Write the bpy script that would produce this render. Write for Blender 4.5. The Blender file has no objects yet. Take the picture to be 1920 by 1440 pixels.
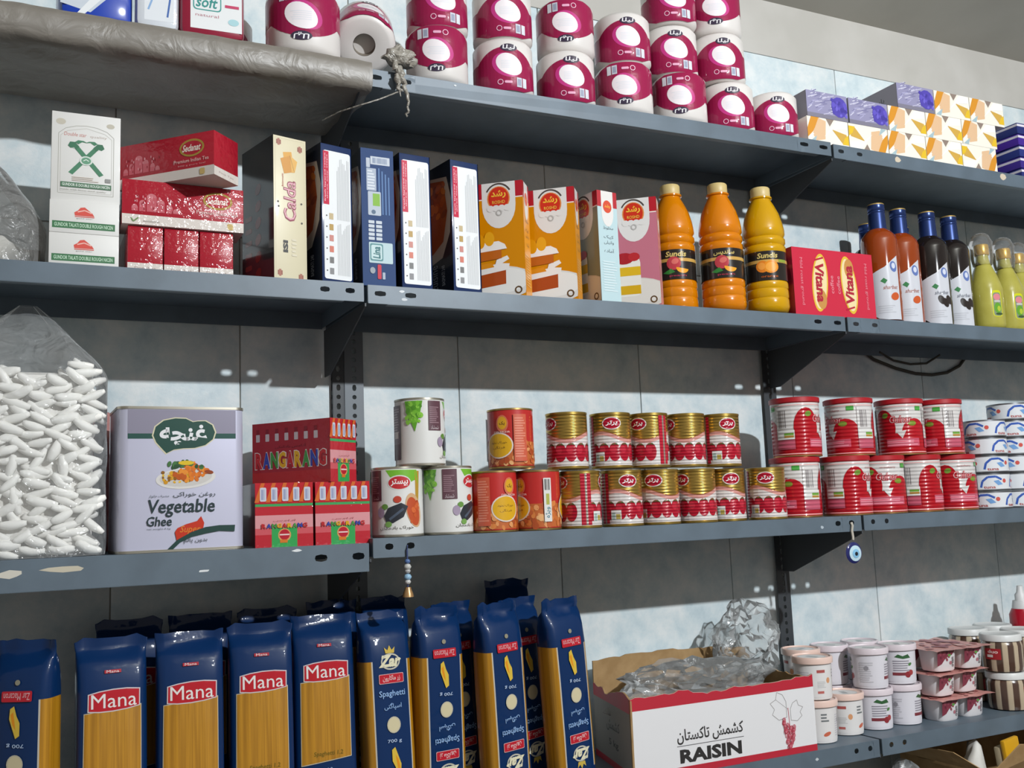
import bpy, bmesh, math, random, unicodedata
from mathutils import Matrix, Vector, noise
PI = math.pi
scn = bpy.context.scene
COL = scn.collection
random.seed(7)

# ------------------------------------------------------------------ camera, world, light, exposure
cam = bpy.data.cameras.new('camera'); camo = bpy.data.objects.new('camera', cam); COL.objects.link(camo)
cam.sensor_width = 36; cam.sensor_fit = 'HORIZONTAL'; cam.lens = 35.4926; cam.clip_start = .01
CF = Vector((0.43893777, 0.88952349, 0.12681326)); CR = Vector((0.89825675, -0.43781773, -0.03808484)); CU = CR.cross(CF)
camo.matrix_world = Matrix(((CR.x, CU.x, -CF.x, -0.53404), (CR.y, CU.y, -CF.y, -1.91454), (CR.z, CU.z, -CF.z, 0.03393), (0, 0, 0, 1)))
scn.camera = camo
wd = bpy.data.worlds.new('world'); scn.world = wd; wd.use_nodes = True
wd.node_tree.nodes['Background'].inputs[0].default_value = (1.0, .94, .86, 1)
wd.node_tree.nodes['Background'].inputs[1].default_value = .265
bulb = bpy.data.lights.new('ceiling_bulb', 'POINT'); bulb.energy = 368; bulb.shadow_soft_size = .035; bulb.color = (.93, .97, 1)
bo = bpy.data.objects.new('ceiling_bulb', bulb); bo.location = (1.04, -3.0, 1.47); COL.objects.link(bo)
vs = scn.view_settings; vs.view_transform = 'Standard'; vs.look = 'None'; vs.gamma = 1; vs.exposure = 0.0
vs.use_curve_mapping = False

# ------------------------------------------------------------------ materials
def lin(h):
    h = h.lstrip('#'); c = [int(h[i:i + 2], 16) / 255 for i in (0, 2, 4)]
    return tuple(x / 12.92 if x <= .04045 else ((x + .055) / 1.055) ** 2.4 for x in c) + (1,)
_m = {}
def mat(hx, rough=.45, metal=0, coat=0, rib=0, bump=0, bscale=60, mott=None, mscale=20, spec=.5):
    key = (hx, rough, metal, coat, rib, bump, bscale, mott, mscale, spec)
    if key in _m: return _m[key]
    m = bpy.data.materials.new('paint_' + hx.lstrip('#')); m.use_nodes = True
    nt = m.node_tree; b = nt.nodes['Principled BSDF']; N = nt.nodes.new; L = nt.links.new
    b.inputs['Base Color'].default_value = lin(hx); b.inputs['Roughness'].default_value = rough
    b.inputs['Metallic'].default_value = metal; b.inputs['Coat Weight'].default_value = coat
    b.inputs['Coat Roughness'].default_value = .08; b.inputs['Specular IOR Level'].default_value = .12 if (coat >= .4 and not metal) else spec
    tc = N('ShaderNodeTexCoord')
    if mott:
        nz = N('ShaderNodeTexNoise'); nz.inputs['Scale'].default_value = mscale; nz.inputs['Detail'].default_value = 6
        L(tc.outputs['Object'], nz.inputs['Vector'])
        rp = N('ShaderNodeValToRGB'); rp.color_ramp.elements[0].position = .38; rp.color_ramp.elements[1].position = .66
        rp.color_ramp.elements[0].color = lin(mott); rp.color_ramp.elements[1].color = lin(hx)
        L(nz.outputs[0], rp.inputs[0]); L(rp.outputs[0], b.inputs['Base Color'])
    if rib:
        w = N('ShaderNodeTexWave'); w.wave_type = 'BANDS'; w.bands_direction = 'Z'; w.inputs['Scale'].default_value = rib
        L(tc.outputs['Object'], w.inputs['Vector'])
        bp = N('ShaderNodeBump'); bp.inputs['Distance'].default_value = .002; bp.inputs['Strength'].default_value = .55
        L(w.outputs['Fac'], bp.inputs['Height']); L(bp.outputs[0], b.inputs['Normal'])
        if coat: L(bp.outputs[0], b.inputs['Coat Normal'])
    elif bump:
        nz = N('ShaderNodeTexNoise'); nz.inputs['Scale'].default_value = bscale; nz.inputs['Detail'].default_value = 3
        L(tc.outputs['Object'], nz.inputs['Vector'])
        bp = N('ShaderNodeBump'); bp.inputs['Distance'].default_value = .01; bp.inputs['Strength'].default_value = bump
        L(nz.outputs[0], bp.inputs['Height'])
        if coat: L(bp.outputs[0], b.inputs['Coat Normal'])
        else: L(bp.outputs[0], b.inputs['Normal'])
    _m[key] = m
    return m
def film(name, hx, dens, rough=.18, bscale=25, bstr=.6):
    m = bpy.data.materials.new(name); m.use_nodes = True
    nt = m.node_tree; b = nt.nodes['Principled BSDF']; N = nt.nodes.new; L = nt.links.new
    b.inputs['Base Color'].default_value = lin(hx); b.inputs['Roughness'].default_value = rough
    b.inputs['Specular IOR Level'].default_value = .9
    tr = N('ShaderNodeBsdfTransparent'); mx = N('ShaderNodeMixShader'); lw = N('ShaderNodeFresnel'); lw.inputs[0].default_value = 1.35
    mp = N('ShaderNodeMath'); mp.operation = 'ADD'; mp.inputs[1].default_value = dens; mp.use_clamp = True
    L(lw.outputs[0], mp.inputs[0]); L(mp.outputs[0], mx.inputs[0]); L(tr.outputs[0], mx.inputs[1]); L(b.outputs[0], mx.inputs[2])
    L(mx.outputs[0], nt.nodes['Material Output'].inputs[0])
    tc = N('ShaderNodeTexCoord'); nz = N('ShaderNodeTexNoise'); nz.inputs['Scale'].default_value = bscale; nz.inputs['Detail'].default_value = 4
    nz.inputs['Distortion'].default_value = 1.5
    L(tc.outputs['Object'], nz.inputs['Vector']); bp = N('ShaderNodeBump'); bp.inputs['Strength'].default_value = bstr; bp.inputs['Distance'].default_value = .02
    L(nz.outputs[0], bp.inputs['Height']); L(bp.outputs[0], b.inputs['Normal'])
    return m
def stripes(name, a, c, scale):
    m = bpy.data.materials.new(name); m.use_nodes = True
    nt = m.node_tree; b = nt.nodes['Principled BSDF']; N = nt.nodes.new; L = nt.links.new
    b.inputs['Roughness'].default_value = .35; b.inputs['Coat Weight'].default_value = .4
    tc = N('ShaderNodeTexCoord'); mp = N('ShaderNodeMapping'); mp.inputs['Scale'].default_value = (1, 1, .02)
    w = N('ShaderNodeTexNoise'); w.inputs['Scale'].default_value = scale; w.inputs['Detail'].default_value = 4
    rp = N('ShaderNodeValToRGB'); rp.color_ramp.elements[0].position = .35; rp.color_ramp.elements[1].position = .62
    rp.color_ramp.elements[0].color = lin(a); rp.color_ramp.elements[1].color = lin(c)
    L(tc.outputs['Object'], mp.inputs[0]); L(mp.outputs[0], w.inputs['Vector']); L(w.outputs[0], rp.inputs[0]); L(rp.outputs[0], b.inputs['Base Color'])
    return m
STEEL = mat('#5e6c78', .45, .05, mott='#56636e', mscale=14)
DARKSTEEL = mat('#3b3f43', .5, .1)
CARD = mat('#a98a60', .85, mott='#97784f', mscale=30)
GOLD = mat('#c2a052', .28, .9, rib=52)
TIN = mat('#b9b4a6', .3, .9)

# ------------------------------------------------------------------ mesh helpers
class MB:
    def __init__(s): s.v = []; s.f = []; s.mi = []; s.mats = []
    def mid(s, m):
        if m not in s.mats: s.mats.append(m)
        return s.mats.index(m)
    def add(s, vs, fs, m):
        o = len(s.v); k = s.mid(m); s.v += [tuple(x) for x in vs]
        for f in fs: s.f.append([i + o for i in f]); s.mi.append(k)
    def box(s, a, b, m):
        (x0, y0, z0), (x1, y1, z1) = a, b
        s.add([(x0, y0, z0), (x1, y0, z0), (x1, y1, z0), (x0, y1, z0), (x0, y0, z1), (x1, y0, z1), (x1, y1, z1), (x0, y1, z1)],
              [(0, 3, 2, 1), (4, 5, 6, 7), (0, 1, 5, 4), (1, 2, 6, 5), (2, 3, 7, 6), (3, 0, 4, 7)], m)
    def lathe(s, pr, m, n=40, c=(0, 0, 0), mats=None, caps=True):
        vs = []; fs = []
        for r, z in pr:
            for i in range(n):
                a = 2 * PI * i / n; vs.append((c[0] + r * math.sin(a), c[1] - r * math.cos(a), c[2] + z))
        o = len(s.v); s.v += vs
        for j in range(len(pr) - 1):
            k = s.mid(mats[j] if mats else m)
            for i in range(n):
                i2 = (i + 1) % n; s.f.append([o + j * n + i, o + j * n + i2, o + (j + 1) * n + i2, o + (j + 1) * n + i]); s.mi.append(k)
        for j, rev in ((0, 1), (len(pr) - 1, 0)):
            if caps and pr[j][0] > 1e-5:
                r = [o + j * n + i for i in range(n)]; s.f.append(r[::-1] if rev else r); s.mi.append(s.mid(mats[min(j, len(pr) - 2)] if mats else m))
    def tube(s, pts, r, m, n=7, close=False):
        pts = [Vector(p) for p in pts]; N = len(pts); vs = []; fs = []
        for i, p in enumerate(pts):
            a = pts[(i - 1) % N] if (close or i > 0) else p; b = pts[(i + 1) % N] if (close or i < N - 1) else p
            t = (b - a).normalized(); u = t.cross(Vector((.31, .2, .93)))
            if u.length < .05: u = t.cross(Vector((1, 0, 0)))
            u.normalize(); w = t.cross(u); rr = r[i] if isinstance(r, (list, tuple)) else r
            for k in range(n):
                q = 2 * PI * k / n; vs.append(p + (u * math.cos(q) + w * math.sin(q)) * rr)
        for i in range(N if close else N - 1):
            for k in range(n): fs.append((i * n + k, i * n + (k + 1) % n, ((i + 1) % N) * n + (k + 1) % n, ((i + 1) % N) * n + k))
        if not close: fs += [tuple(range(n))[::-1], tuple(range((N - 1) * n, N * n))]
        s.add(vs, fs, m)
    def mesh(s, name, smooth=True, angle=40, weld=True, bevel=0):
        bm = bmesh.new(); V = [bm.verts.new(x) for x in s.v]
        for f, k in zip(s.f, s.mi):
            try: fc = bm.faces.new([V[i] for i in f])
            except ValueError: continue
            fc.material_index = k; fc.smooth = smooth
        if weld: bmesh.ops.remove_doubles(bm, verts=bm.verts, dist=1e-6)
        if bevel:
            es = [e for e in bm.edges if len(e.link_faces) == 2 and e.calc_face_angle(0) > .6]
            bmesh.ops.bevel(bm, geom=es, offset=bevel, segments=2, profile=.5, affect='EDGES')
        bmesh.ops.recalc_face_normals(bm, faces=bm.faces)
        if smooth:
            for e in bm.edges:
                if len(e.link_faces) == 2 and e.calc_face_angle(0) > math.radians(angle): e.smooth = False
        me = bpy.data.meshes.new(name); bm.to_mesh(me); bm.free()
        for m in s.mats: me.materials.append(m)
        return me
def blob(c, r, m, seed=0, amp=.15, fr=2, sub=3, zc=None):
    bm = bmesh.new(); bmesh.ops.create_icosphere(bm, subdivisions=sub, radius=1)
    mb = MB(); vs = []
    for v in bm.verts:
        n = v.co.normalized(); k = 1 + amp * (noise.noise(n * fr + Vector((seed, seed * 2.3, 0))) + .5 * noise.noise(n * fr * 2.7 + Vector((seed * 3, 1, seed))) )
        p = Vector((c[0] + n.x * r[0] * k, c[1] + n.y * r[1] * k, c[2] + n.z * r[2] * k))
        if zc is not None and p.z < zc: p.z = zc
        vs.append(p)
    mb.add(vs, [[v.index for v in f.verts] for f in bm.faces], m); bm.free()
    return mb
def link(name, me, parent=None, loc=None, rot=None):
    o = bpy.data.objects.new(name, me); COL.objects.link(o)
    if parent: o.parent = parent
    if loc: o.location = loc
    if rot: o.rotation_euler = rot
    return o
def tag(o, label=None, cat=None, group=None, kind=None):
    for k, v in (('label', label), ('category', cat), ('group', group), ('kind', kind)):
        if v: o[k] = v
    return o
def thing(name, parts, label, cat, loc=(0, 0, 0), rot=(0, 0, 0), group=None, scale=None):
    """parts: list of (name, mesh[, [subparts]]); one Empty at the base that parents them"""
    r = tag(link(name, None, None, loc, rot), label, cat, group)
    if scale: r.scale = scale
    r.empty_display_size = .02; off = None
    if abs(loc[0]) + abs(loc[1]) < 1e-9:      # parts given in room coordinates: put the root at the thing's base
        vs = [v.co for p in parts for v in p[1].vertices]
        b = Vector(((min(v.x for v in vs) + max(v.x for v in vs)) / 2, (min(v.y for v in vs) + max(v.y for v in vs)) / 2, min(v.z for v in vs)))
        r.location = b + Vector(loc); off = -b
    for p in parts:
        c = link(p[0], p[1], r, off)
        for q in (p[2] if len(p) > 2 else []): link(q[0], q[1], c)
    return r

# ------------------------------------------------------------------ flat print: 2-D art wrapped on a surface
_G = {}
for cp in list(range(0xFB50, 0xFE00)) + list(range(0xFE70, 0xFEFD)):
    d_ = unicodedata.decomposition(chr(cp)).split()
    if len(d_) == 2 and d_[0] in ('<isolated>', '<final>', '<initial>', '<medial>'): _G.setdefault(chr(int(d_[1], 16)), {})[d_[0][1:3]] = chr(cp)
def ar(s):
    o = []
    for i, c in enumerate(s):
        f = _G.get(c)
        if not f: o.append(c); continue
        p = i > 0 and 'me' in _G.get(s[i - 1], {}); n = i + 1 < len(s) and 'me' in f and 'fi' in _G.get(s[i + 1], {})
        o.append(f.get('me' if p and n else 'fi' if p else 'in' if n else 'is', c))
    return ''.join(o[::-1])
_T = {}
def tmesh(s, bold):
    if 'M' in s: bold = 0
    if (s, bold) not in _T:
        cu = bpy.data.curves.new('t', 'FONT'); cu.body = s; cu.resolution_u = 2; cu.offset = bold
        ob = bpy.data.objects.new('t', cu); me = ob.to_mesh()
        v = [(q.co.x, q.co.y) for q in me.vertices]; f = [list(q.vertices) for q in me.polygons]
        ob.to_mesh_clear(); bpy.data.objects.remove(ob); bpy.data.curves.remove(cu)
        x0 = min(q[0] for q in v); x1 = max(q[0] for q in v); y0 = min(q[1] for q in v); y1 = max(q[1] for q in v)
        _T[(s, bold)] = ([((x - x0) / (x1 - x0), (y - y0) / (y1 - y0)) for x, y in v], f)
    return _T[(s, bold)]
def ramp(a, b, t):
    a = a.lstrip('#'); b = b.lstrip('#')
    return '#' + ''.join('%02x' % round(int(a[i:i + 2], 16) * (1 - t) + int(b[i:i + 2], 16) * t) for i in (0, 2, 4))
EPS = .00013
class Art:
    def __init__(s, **kw): s.it = []; s.z = 1; s.kw = kw
    def up(s): s.z += 1; return s
    def m(s, c): return c if not isinstance(c, str) else mat(c, **s.kw)
    def raw(s, v, f, c): s.z += .03; s.it.append((v, f, s.m(c), s.z)); return s
    def poly(s, p, c): return s.raw(list(p), [list(range(len(p)))], c)
    def rect(s, x0, y0, x1, y1, c): return s.poly([(x0, y0), (x1, y0), (x1, y1), (x0, y1)], c)
    def rrect(s, x0, y0, x1, y1, r, c):
        p = []
        for cx, cy, a in ((x1 - r, y1 - r, 0), (x0 + r, y1 - r, 90), (x0 + r, y0 + r, 180), (x1 - r, y0 + r, 270)):
            for k in range(4): t = math.radians(a + 30 * k); p.append((cx + r * math.cos(t), cy + r * math.sin(t)))
        return s.poly(p, c)
    def ell(s, x, y, rx, ry, c, rot=0, n=20, a0=0, a1=360):
        p = []; r = math.radians(rot)
        for k in range(n if a1 - a0 >= 360 else n + 1):
            t = math.radians(a0 + (a1 - a0) * k / n); u, v = rx * math.cos(t), ry * math.sin(t)
            p.append((x + u * math.cos(r) - v * math.sin(r), y + u * math.sin(r) + v * math.cos(r)))
        return s.poly(p, c)
    def line(s, p, w, c):
        for (a, b), (d, e) in zip(p, p[1:]):
            l = math.hypot(d - a, e - b) or 1; nx, ny = -(e - b) / l * w / 2, (d - a) / l * w / 2
            s.poly([(a + nx, b + ny), (a - nx, b - ny), (d - nx, e - ny), (d + nx, e + ny)], c)
        return s
    def ring(s, x, y, rx, ry, w, c, a0=0, a1=360, n=20):
        return s.line([(x + rx * math.cos(math.radians(a0 + (a1 - a0) * k / n)), y + ry * math.sin(math.radians(a0 + (a1 - a0) * k / n))) for k in range(n + 1)], w, c)
    def text(s, t, x0, y0, x1, y1, c, bold=.0, shear=0, rot=0):
        """fit the text's own bounding box to the given box; rot in degrees about the box centre (90 = reading upwards)"""
        v, f = tmesh(t, bold); cx, cy = (x0 + x1) / 2, (y0 + y1) / 2; w, h = x1 - x0, y1 - y0
        if rot in (90, -90): w, h = h, w
        q = []; r = math.radians(rot)
        for a, b in v:
            u, k = (a - .5) * w + (b - .5) * h * shear, (b - .5) * h
            q.append((cx + u * math.cos(r) - k * math.sin(r), cy + u * math.sin(r) + k * math.cos(r)))
        return s.raw(q, f, c)
    def bars(s, x0, y0, x1, y1, n, c, gap=.4, ragged=.3, seed=1):
        R = random.Random(seed); st = (y1 - y0) / n
        for k in range(n): s.rect(x0, y0 + k * st, x1 - (x1 - x0) * ragged * R.random(), y0 + k * st + st * (1 - gap), c)
        return s
    def dots(s, x0, y0, x1, y1, n, r, cols, seed=1, inside=None):
        R = random.Random(seed)
        for k in range(n):
            x, y = R.uniform(x0, x1), R.uniform(y0, y1)
            if inside and not inside(x, y): continue
            q = r * R.uniform(.6, 1.2); s.z += .02
            s.ell(x, y, q, q * R.uniform(.6, 1), R.choice(cols), R.uniform(0, 180), 8)
        return s
    def barcode(s, x0, y0, x1, y1, c='#303030', n=12, seed=2):
        R = random.Random(seed); w = (x1 - x0) / n
        for k in range(n): s.rect(x0 + k * w, y0, x0 + k * w + w * R.uniform(.3, .75), y1, c)
        return s
    def mesh(s, fn, cuts=None, ycuts=None):
        bm = bmesh.new(); mats = []
        for v, f, m, z in s.it:
            if m not in mats: mats.append(m)
            k = mats.index(m); V = [bm.verts.new((x, y, z * EPS)) for x, y in v]
            for q in f:
                try: bm.faces.new([V[i] for i in q]).material_index = k
                except ValueError: pass
        bmesh.ops.triangulate(bm, faces=bm.faces)
        for c in cuts or []:
            bmesh.ops.bisect_plane(bm, geom=bm.verts[:] + bm.edges[:] + bm.faces[:], dist=1e-7, plane_co=(c, 0, 0), plane_no=(1, 0, 0))
        for c in ycuts or []:
            bmesh.ops.bisect_plane(bm, geom=bm.verts[:] + bm.edges[:] + bm.faces[:], dist=1e-7, plane_co=(0, c, 0), plane_no=(0, 1, 0))
        for v in bm.verts: v.co = fn(v.co.x, v.co.y, v.co.z)
        for f in bm.faces: f.smooth = False
        me = bpy.data.meshes.new('print'); bm.to_mesh(me); bm.free()
        for m in mats: me.materials.append(m)
        return me
    def cyl(s, r, taper=None, n=40, ycuts=None):
        cuts = [(k + .0) * 2 * PI * r / n for k in range(-n // 2, n // 2 + 1)]
        def fn(x, y, z):
            R = (taper(y) if taper else r) + z + .0001; return (R * math.sin(x / r), -R * math.cos(x / r), y)
        me = s.mesh(fn, cuts, ycuts)
        for f in me.polygons: f.use_smooth = True
        return me
def FRONT(w, d, h): return lambda x, y, z: (x, -z, y)
def BACK(w, d, h): return lambda x, y, z: (w - x, d + z, y)
def LEFT(w, d, h): return lambda x, y, z: (-z, d - x, y)
def RIGHT(w, d, h): return lambda x, y, z: (w + z, x, y)
def TOP(w, d, h): return lambda x, y, z: (x, y, h + z)
def BOTTOM(w, d, h): return lambda x, y, z: (x, d - y, -z)
def carton(w, d, h, m, bevel=.0012, name='body', **arts):
    """box with its front bottom left corner at the origin (x 0..w, y 0..d, z 0..h) and printed faces"""
    mb = MB(); mb.box((0, 0, 0), (w, d, h), m); P = [(name, mb.mesh(name, bevel=bevel))]
    for k, fn in (('F', FRONT), ('B', BACK), ('L', LEFT), ('R', RIGHT), ('T', TOP), ('D', BOTTOM)):
        if k in arts: P.append(('printed_face', arts[k].mesh(fn(w, d, h))))
    return P
def corner(x, y, w, a):
    """origin of a box whose front RIGHT bottom corner stands at x, y, turned by a"""
    return x - w * math.cos(a), y - w * math.sin(a)

# ------------------------------------------------------------------ the setting: tiled wall, plaster, ceiling, floor
XL, XR = -1.6, 3.2
TW, TX, TH, TZ = .4474, -.1594, .6, 1.178
mb = MB(); mb.box((XL, .004, -1.35), (XR, .06, 2.0), mat('#b3ada4', .8))
wall = tag(link('wall_back', mb.mesh('wall_back', smooth=False)), 'tiled shop wall behind the shelves', None, None, 'structure')
def tile_mat():
    m = bpy.data.materials.new('glazed_tile'); m.use_nodes = True
    nt = m.node_tree; b = nt.nodes['Principled BSDF']; N = nt.nodes.new; L = nt.links.new
    tc = N('ShaderNodeTexCoord'); oi = N('ShaderNodeObjectInfo'); ad = N('ShaderNodeVectorMath'); ad.operation = 'ADD'
    L(tc.outputs['Object'], ad.inputs[0]); L(oi.outputs['Location'], ad.inputs[1])
    a = N('ShaderNodeTexNoise'); a.inputs['Scale'].default_value = 11; a.inputs['Detail'].default_value = 9; a.inputs['Roughness'].default_value = .66; a.inputs['Distortion'].default_value = .15
    L(ad.outputs[0], a.inputs['Vector'])
    r = N('ShaderNodeValToRGB'); e = r.color_ramp.elements; e[0].position = .30; e[0].color = lin('#b2c4cc'); e[1].position = .62; e[1].color = lin('#e0e5e5')
    x = e.new(.46); x.color = lin('#cbd8dc')
    L(a.outputs[0], r.inputs[0]); L(r.outputs[0], b.inputs['Base Color'])
    b.inputs['Roughness'].default_value = .38; b.inputs['Specular IOR Level'].default_value = .3
    bp = N('ShaderNodeBump'); bp.inputs['Strength'].default_value = .12; bp.inputs['Distance'].default_value = .01
    L(a.outputs[0], bp.inputs['Height']); L(bp.outputs[0], b.inputs['Normal'])
    return m
TILE = tile_mat(); g = .0012
mb = MB(); mb.box((g, 0, g), (TW - g, .008, TH - g), TILE); tme = mb.mesh('tile', smooth=True, bevel=.0012)
for row in range(4):
    z = TZ - TH * (row + 1)
    off = TW / 2 if row % 2 == 0 else 0
    for k in range(-3, 7):
        link('tile', tme, wall, (TX + TW * k - off, 0, z))
mb = MB(); mb.box((XL, -.003, TZ - .003), (XR, .006, 1.7), mat('#c0bdb7', .85, mott='#b4b1aa', mscale=5, bump=.15, bscale=9))
tag(link('trim_1', mb.mesh('trim_1', smooth=False)), 'grey plaster band above the tiles', None, None, 'structure')
mb = MB(); CE = mat('#aaa79e', .9, mott='#a29f96', mscale=4)
mb.add([(XL, .06, 1.31), (XR, .06, 1.31), (XR, -4.5, 2.45), (XL, -4.5, 2.45), (XL, .06, 1.40), (XR, .06, 1.40), (XR, -4.5, 2.54), (XL, -4.5, 2.54)],
       [(0, 1, 2, 3), (7, 6, 5, 4), (0, 4, 5, 1), (1, 5, 6, 2), (2, 6, 7, 3), (3, 7, 4, 0)], CE)
tag(link('ceiling', mb.mesh('ceiling', smooth=False)), 'plain grey sloping ceiling', None, None, 'structure')
mb = MB(); mb.box((XL, -4.5, -1.40), (XR, .06, -1.35), mat('#3f3b37', .6, mott='#37332f', mscale=3))
tag(link('floor', mb.mesh('floor', smooth=False)), 'dark shop floor', None, None, 'structure')

# ------------------------------------------------------------------ shelving: perforated posts, brackets, shelves
def holed(u0, u1, v0, v1, holes):
    """2-D strip u0..u1 x v0..v1 with octagonal slots (uc, vc, wu, wv), sorted along u"""
    V = []; Fc = []
    def q(a, b, c, d): o = len(V); V.extend([(a, b), (c, b), (c, d), (a, d)]); Fc.append((o, o + 1, o + 2, o + 3))
    cu = u0
    for uc, vc, wu, wv in sorted(holes):
        a, b = uc - wu * .8, uc + wu * .8
        if a > cu: q(cu, v0, a, v1)
        else: a = cu
        out = [(b, vc), (b, v1), (uc, v1), (a, v1), (a, vc), (a, v0), (uc, v0), (b, v0)]
        hu, hv = wu / 2, wv / 2; k = min(hu, hv) * .55
        inn = [(uc + hu, vc), (uc + hu - k * .5, vc + hv - k * .5), (uc, vc + hv), (uc - hu + k * .5, vc + hv - k * .5), (uc - hu, vc), (uc - hu + k * .5, vc - hv + k * .5), (uc, vc - hv), (uc + hu - k * .5, vc - hv + k * .5)]
        o = len(V); V.extend(out + inn)
        for i in range(8): j = (i + 1) % 8; Fc.append((o + i, o + j, o + 8 + j, o + 8 + i))
        cu = b
    q(cu, v0, u1, v1)
    return V, Fc
def solid(o, t, off=0):
    md = o.modifiers.new('thickness', 'SOLIDIFY'); md.thickness = t; md.offset = off; return o
DY = .277
def shelf(x0, x1, z0, z1, lip, holes, label, chips=()):
    zf = lambda x: z0 + (z1 - z0) * (x - x0) / (x1 - x0)
    r = tag(link('metal_shelf', None, None, (x0, 0, z0)), label, 'shelf', 'grey steel shelves'); r.empty_display_size = .02
    def sheet(nm, V, Fc, t=.0012):
        mb = MB(); mb.add([(x - x0, y, z - z0) for x, y, z in V], Fc, STEEL)
        return solid(link(nm, mb.mesh(nm, smooth=False), r), t)
    a, b = x0 + .004, x1 - .004
    sheet('deck', [(a, -DY, zf(a)), (b, -DY, zf(b)), (b, -.012, zf(b)), (a, -.012, zf(a))], [(0, 1, 2, 3)])
    V, Fc = holed(a, b, -lip, 0, holes)
    sheet('front_lip', [(x, -DY, zf(x) + v) for x, v in V], Fc)
    sheet('lip_return', [(a + .035, -DY, zf(a) - lip), (b - .035, -DY, zf(b) - lip), (b - .035, -DY + .013, zf(b) - lip), (a + .035, -DY + .013, zf(a) - lip)], [(0, 1, 2, 3)])
    sheet('back_lip', [(a, -.012, zf(a) - .032), (b, -.012, zf(b) - .032), (b, -.012, zf(b)), (a, -.012, zf(a))], [(0, 1, 2, 3)])
    for x in (a, b): sheet('side_lip', [(x, -DY, zf(x) - .03), (x, -.012, zf(x) - .03), (x, -.012, zf(x)), (x, -DY, zf(x))], [(0, 1, 2, 3)])
    for cx, cv, w, h, c in chips:
        A = Art(); R = random.Random(int(cx * 999))
        A.poly([(cx + w * math.cos(t * PI / 4) * R.uniform(.6, 1), zf(cx) + cv + h * math.sin(t * PI / 4) * R.uniform(.6, 1)) for t in range(8)], c)
        link('paint_chip', A.mesh(lambda x, y, z: (x - x0, -DY - .0008 - z, y - z0)), r)
    return r
def ends(x0, x1, e, w=.017, h=.0095, v=-.014): return [(x0 + k, v, w, h) for k in e] + [(x1 - k, v, w, h) for k in e]
B0, B1, B2, B3 = -1.1, 0, 1.1, 2.2
E1 = (.028, .072)
shelf(B0, B1, .832, .832, .032, ends(B0, B1, E1), 'top shelf of the left bay, wrapped in grey plastic')
shelf(B1, B2, .828, .834, .032, ends(B1, B2, (.026, .082), .024), 'top shelf of the middle bay under the magenta rolls', [(.18, -.006, .003, .002, '#c8ccd0')])
shelf(B2, B3, .831, .829, .032, ends(B2, B3, (.026, .082)), 'top shelf of the right bay under the tissue boxes', [(1.30, -.012, .012, .009, '#c9bba6'), (1.66, -.012, .014, .011, '#c9bba6')])
shelf(B0, B1, .435, .436, .032, ends(B0, B1, E1), 'second shelf of the left bay under the red tea boxes')
shelf(B1, B2, .434, .434, .032, ends(B1, B2, (.026, .082), .021), 'second shelf of the middle bay under the cake mix boxes', [(.066, -.008, .006, .003, '#c6cace'), (.07, -.022, .007, .003, '#b9bec3')])
shelf(B2, B3, .434, .434, .032, ends(B2, B3, (.028, .084)), 'second shelf of the right bay under the syrup bottles')
shelf(B0, B1, -.005, -.007, .046, ends(B0, B1, (.022, .085), .021, .012, -.02), 'third shelf of the left bay under the ghee tin', [(-.54, -.02, .022, .007, '#c9c4b8'), (-.47, -.016, .04, .006, '#bfb7a4'), (-.27, -.03, .012, .0025, '#d5d8da'), (-.125, -.006, .009, .003, '#d5d8da')])
shelf(B1, B2, 0, 0, .032, ends(B1, B2, (.032, .07), .015, .011), 'third shelf of the middle bay under the stacked cans', [(.985, -.02, .005, .004, '#a9b3bc')])
shelf(B2, B3, 0, 0, .032, ends(B2, B3, (.03, .07), .012, .011), 'third shelf of the right bay under the red cans')
shelf(B0, B1, -.4645, -.4645, .034, ends(B0, B1, E1), 'fourth shelf of the left bay under the blue spaghetti packs')
shelf(B1, B2, -.4645, -.4645, .034, ends(B1, B2, (.03, .068), .012, .011), 'fourth shelf of the middle bay under the raisin box', [(.925, -.016, .006, .004, '#b9c0c4')])
shelf(B2, B3, -.4645, -.4645, .034, ends(B2, B3, (.03, .068), .012, .011), 'fourth shelf of the right bay under the chocolate tubs')
shelf(B2, B3, -.93, -.93, .034, ends(B2, B3, (.03, .068), .012, .011), 'lowest shelf of the right bay under the open cardboard box')
def post(x0, x1, y, side, label, z0=-1.35, z1=.84, m=None):
    m = m or DARKSTEEL
    r = tag(link('upright_post', None, None, (x0, y, z0)), label, 'post', 'perforated steel uprights'); r.empty_display_size = .02
    H = z1 - z0; n = int(H / .0185); hs = []
    for k in range(n): hs.append((.012 + k * .0185, (x1 - x0) / 2, *(((.0125, .0085), (.009, .009))[k % 2])))
    V, Fc = holed(0, H, 0, x1 - x0, hs); mb = MB(); mb.add([(v, 0, u) for u, v in V], Fc, m)
    solid(link('front_flange', mb.mesh('front_flange', smooth=False), r), .0015)
    xs = 0 if side < 0 else x1 - x0
    V, Fc = holed(0, H, 0, -y - .001, [(h[0], (-y) / 2, h[2], min(h[3], -y * .5)) for h in hs]); mb = MB(); mb.add([(xs, v, u) for u, v in V], Fc, m)
    solid(link('side_flange', mb.mesh('side_flange', smooth=False), r), .0015)
post(.040, .078, -.011, -1, 'right-hand of the paired perforated posts behind the candy boxes', m=mat('#6a7177', .5, .1))  # paler steel paints in the light falling on this post
post(.016, .038, -.011, -1, 'left-hand of the paired perforated posts behind the candy boxes')  # default dark steel stands in for the shade on this post
post(1.081, 1.119, -.011, 1, 'single perforated post between the raisin box and the tubs')
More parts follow.
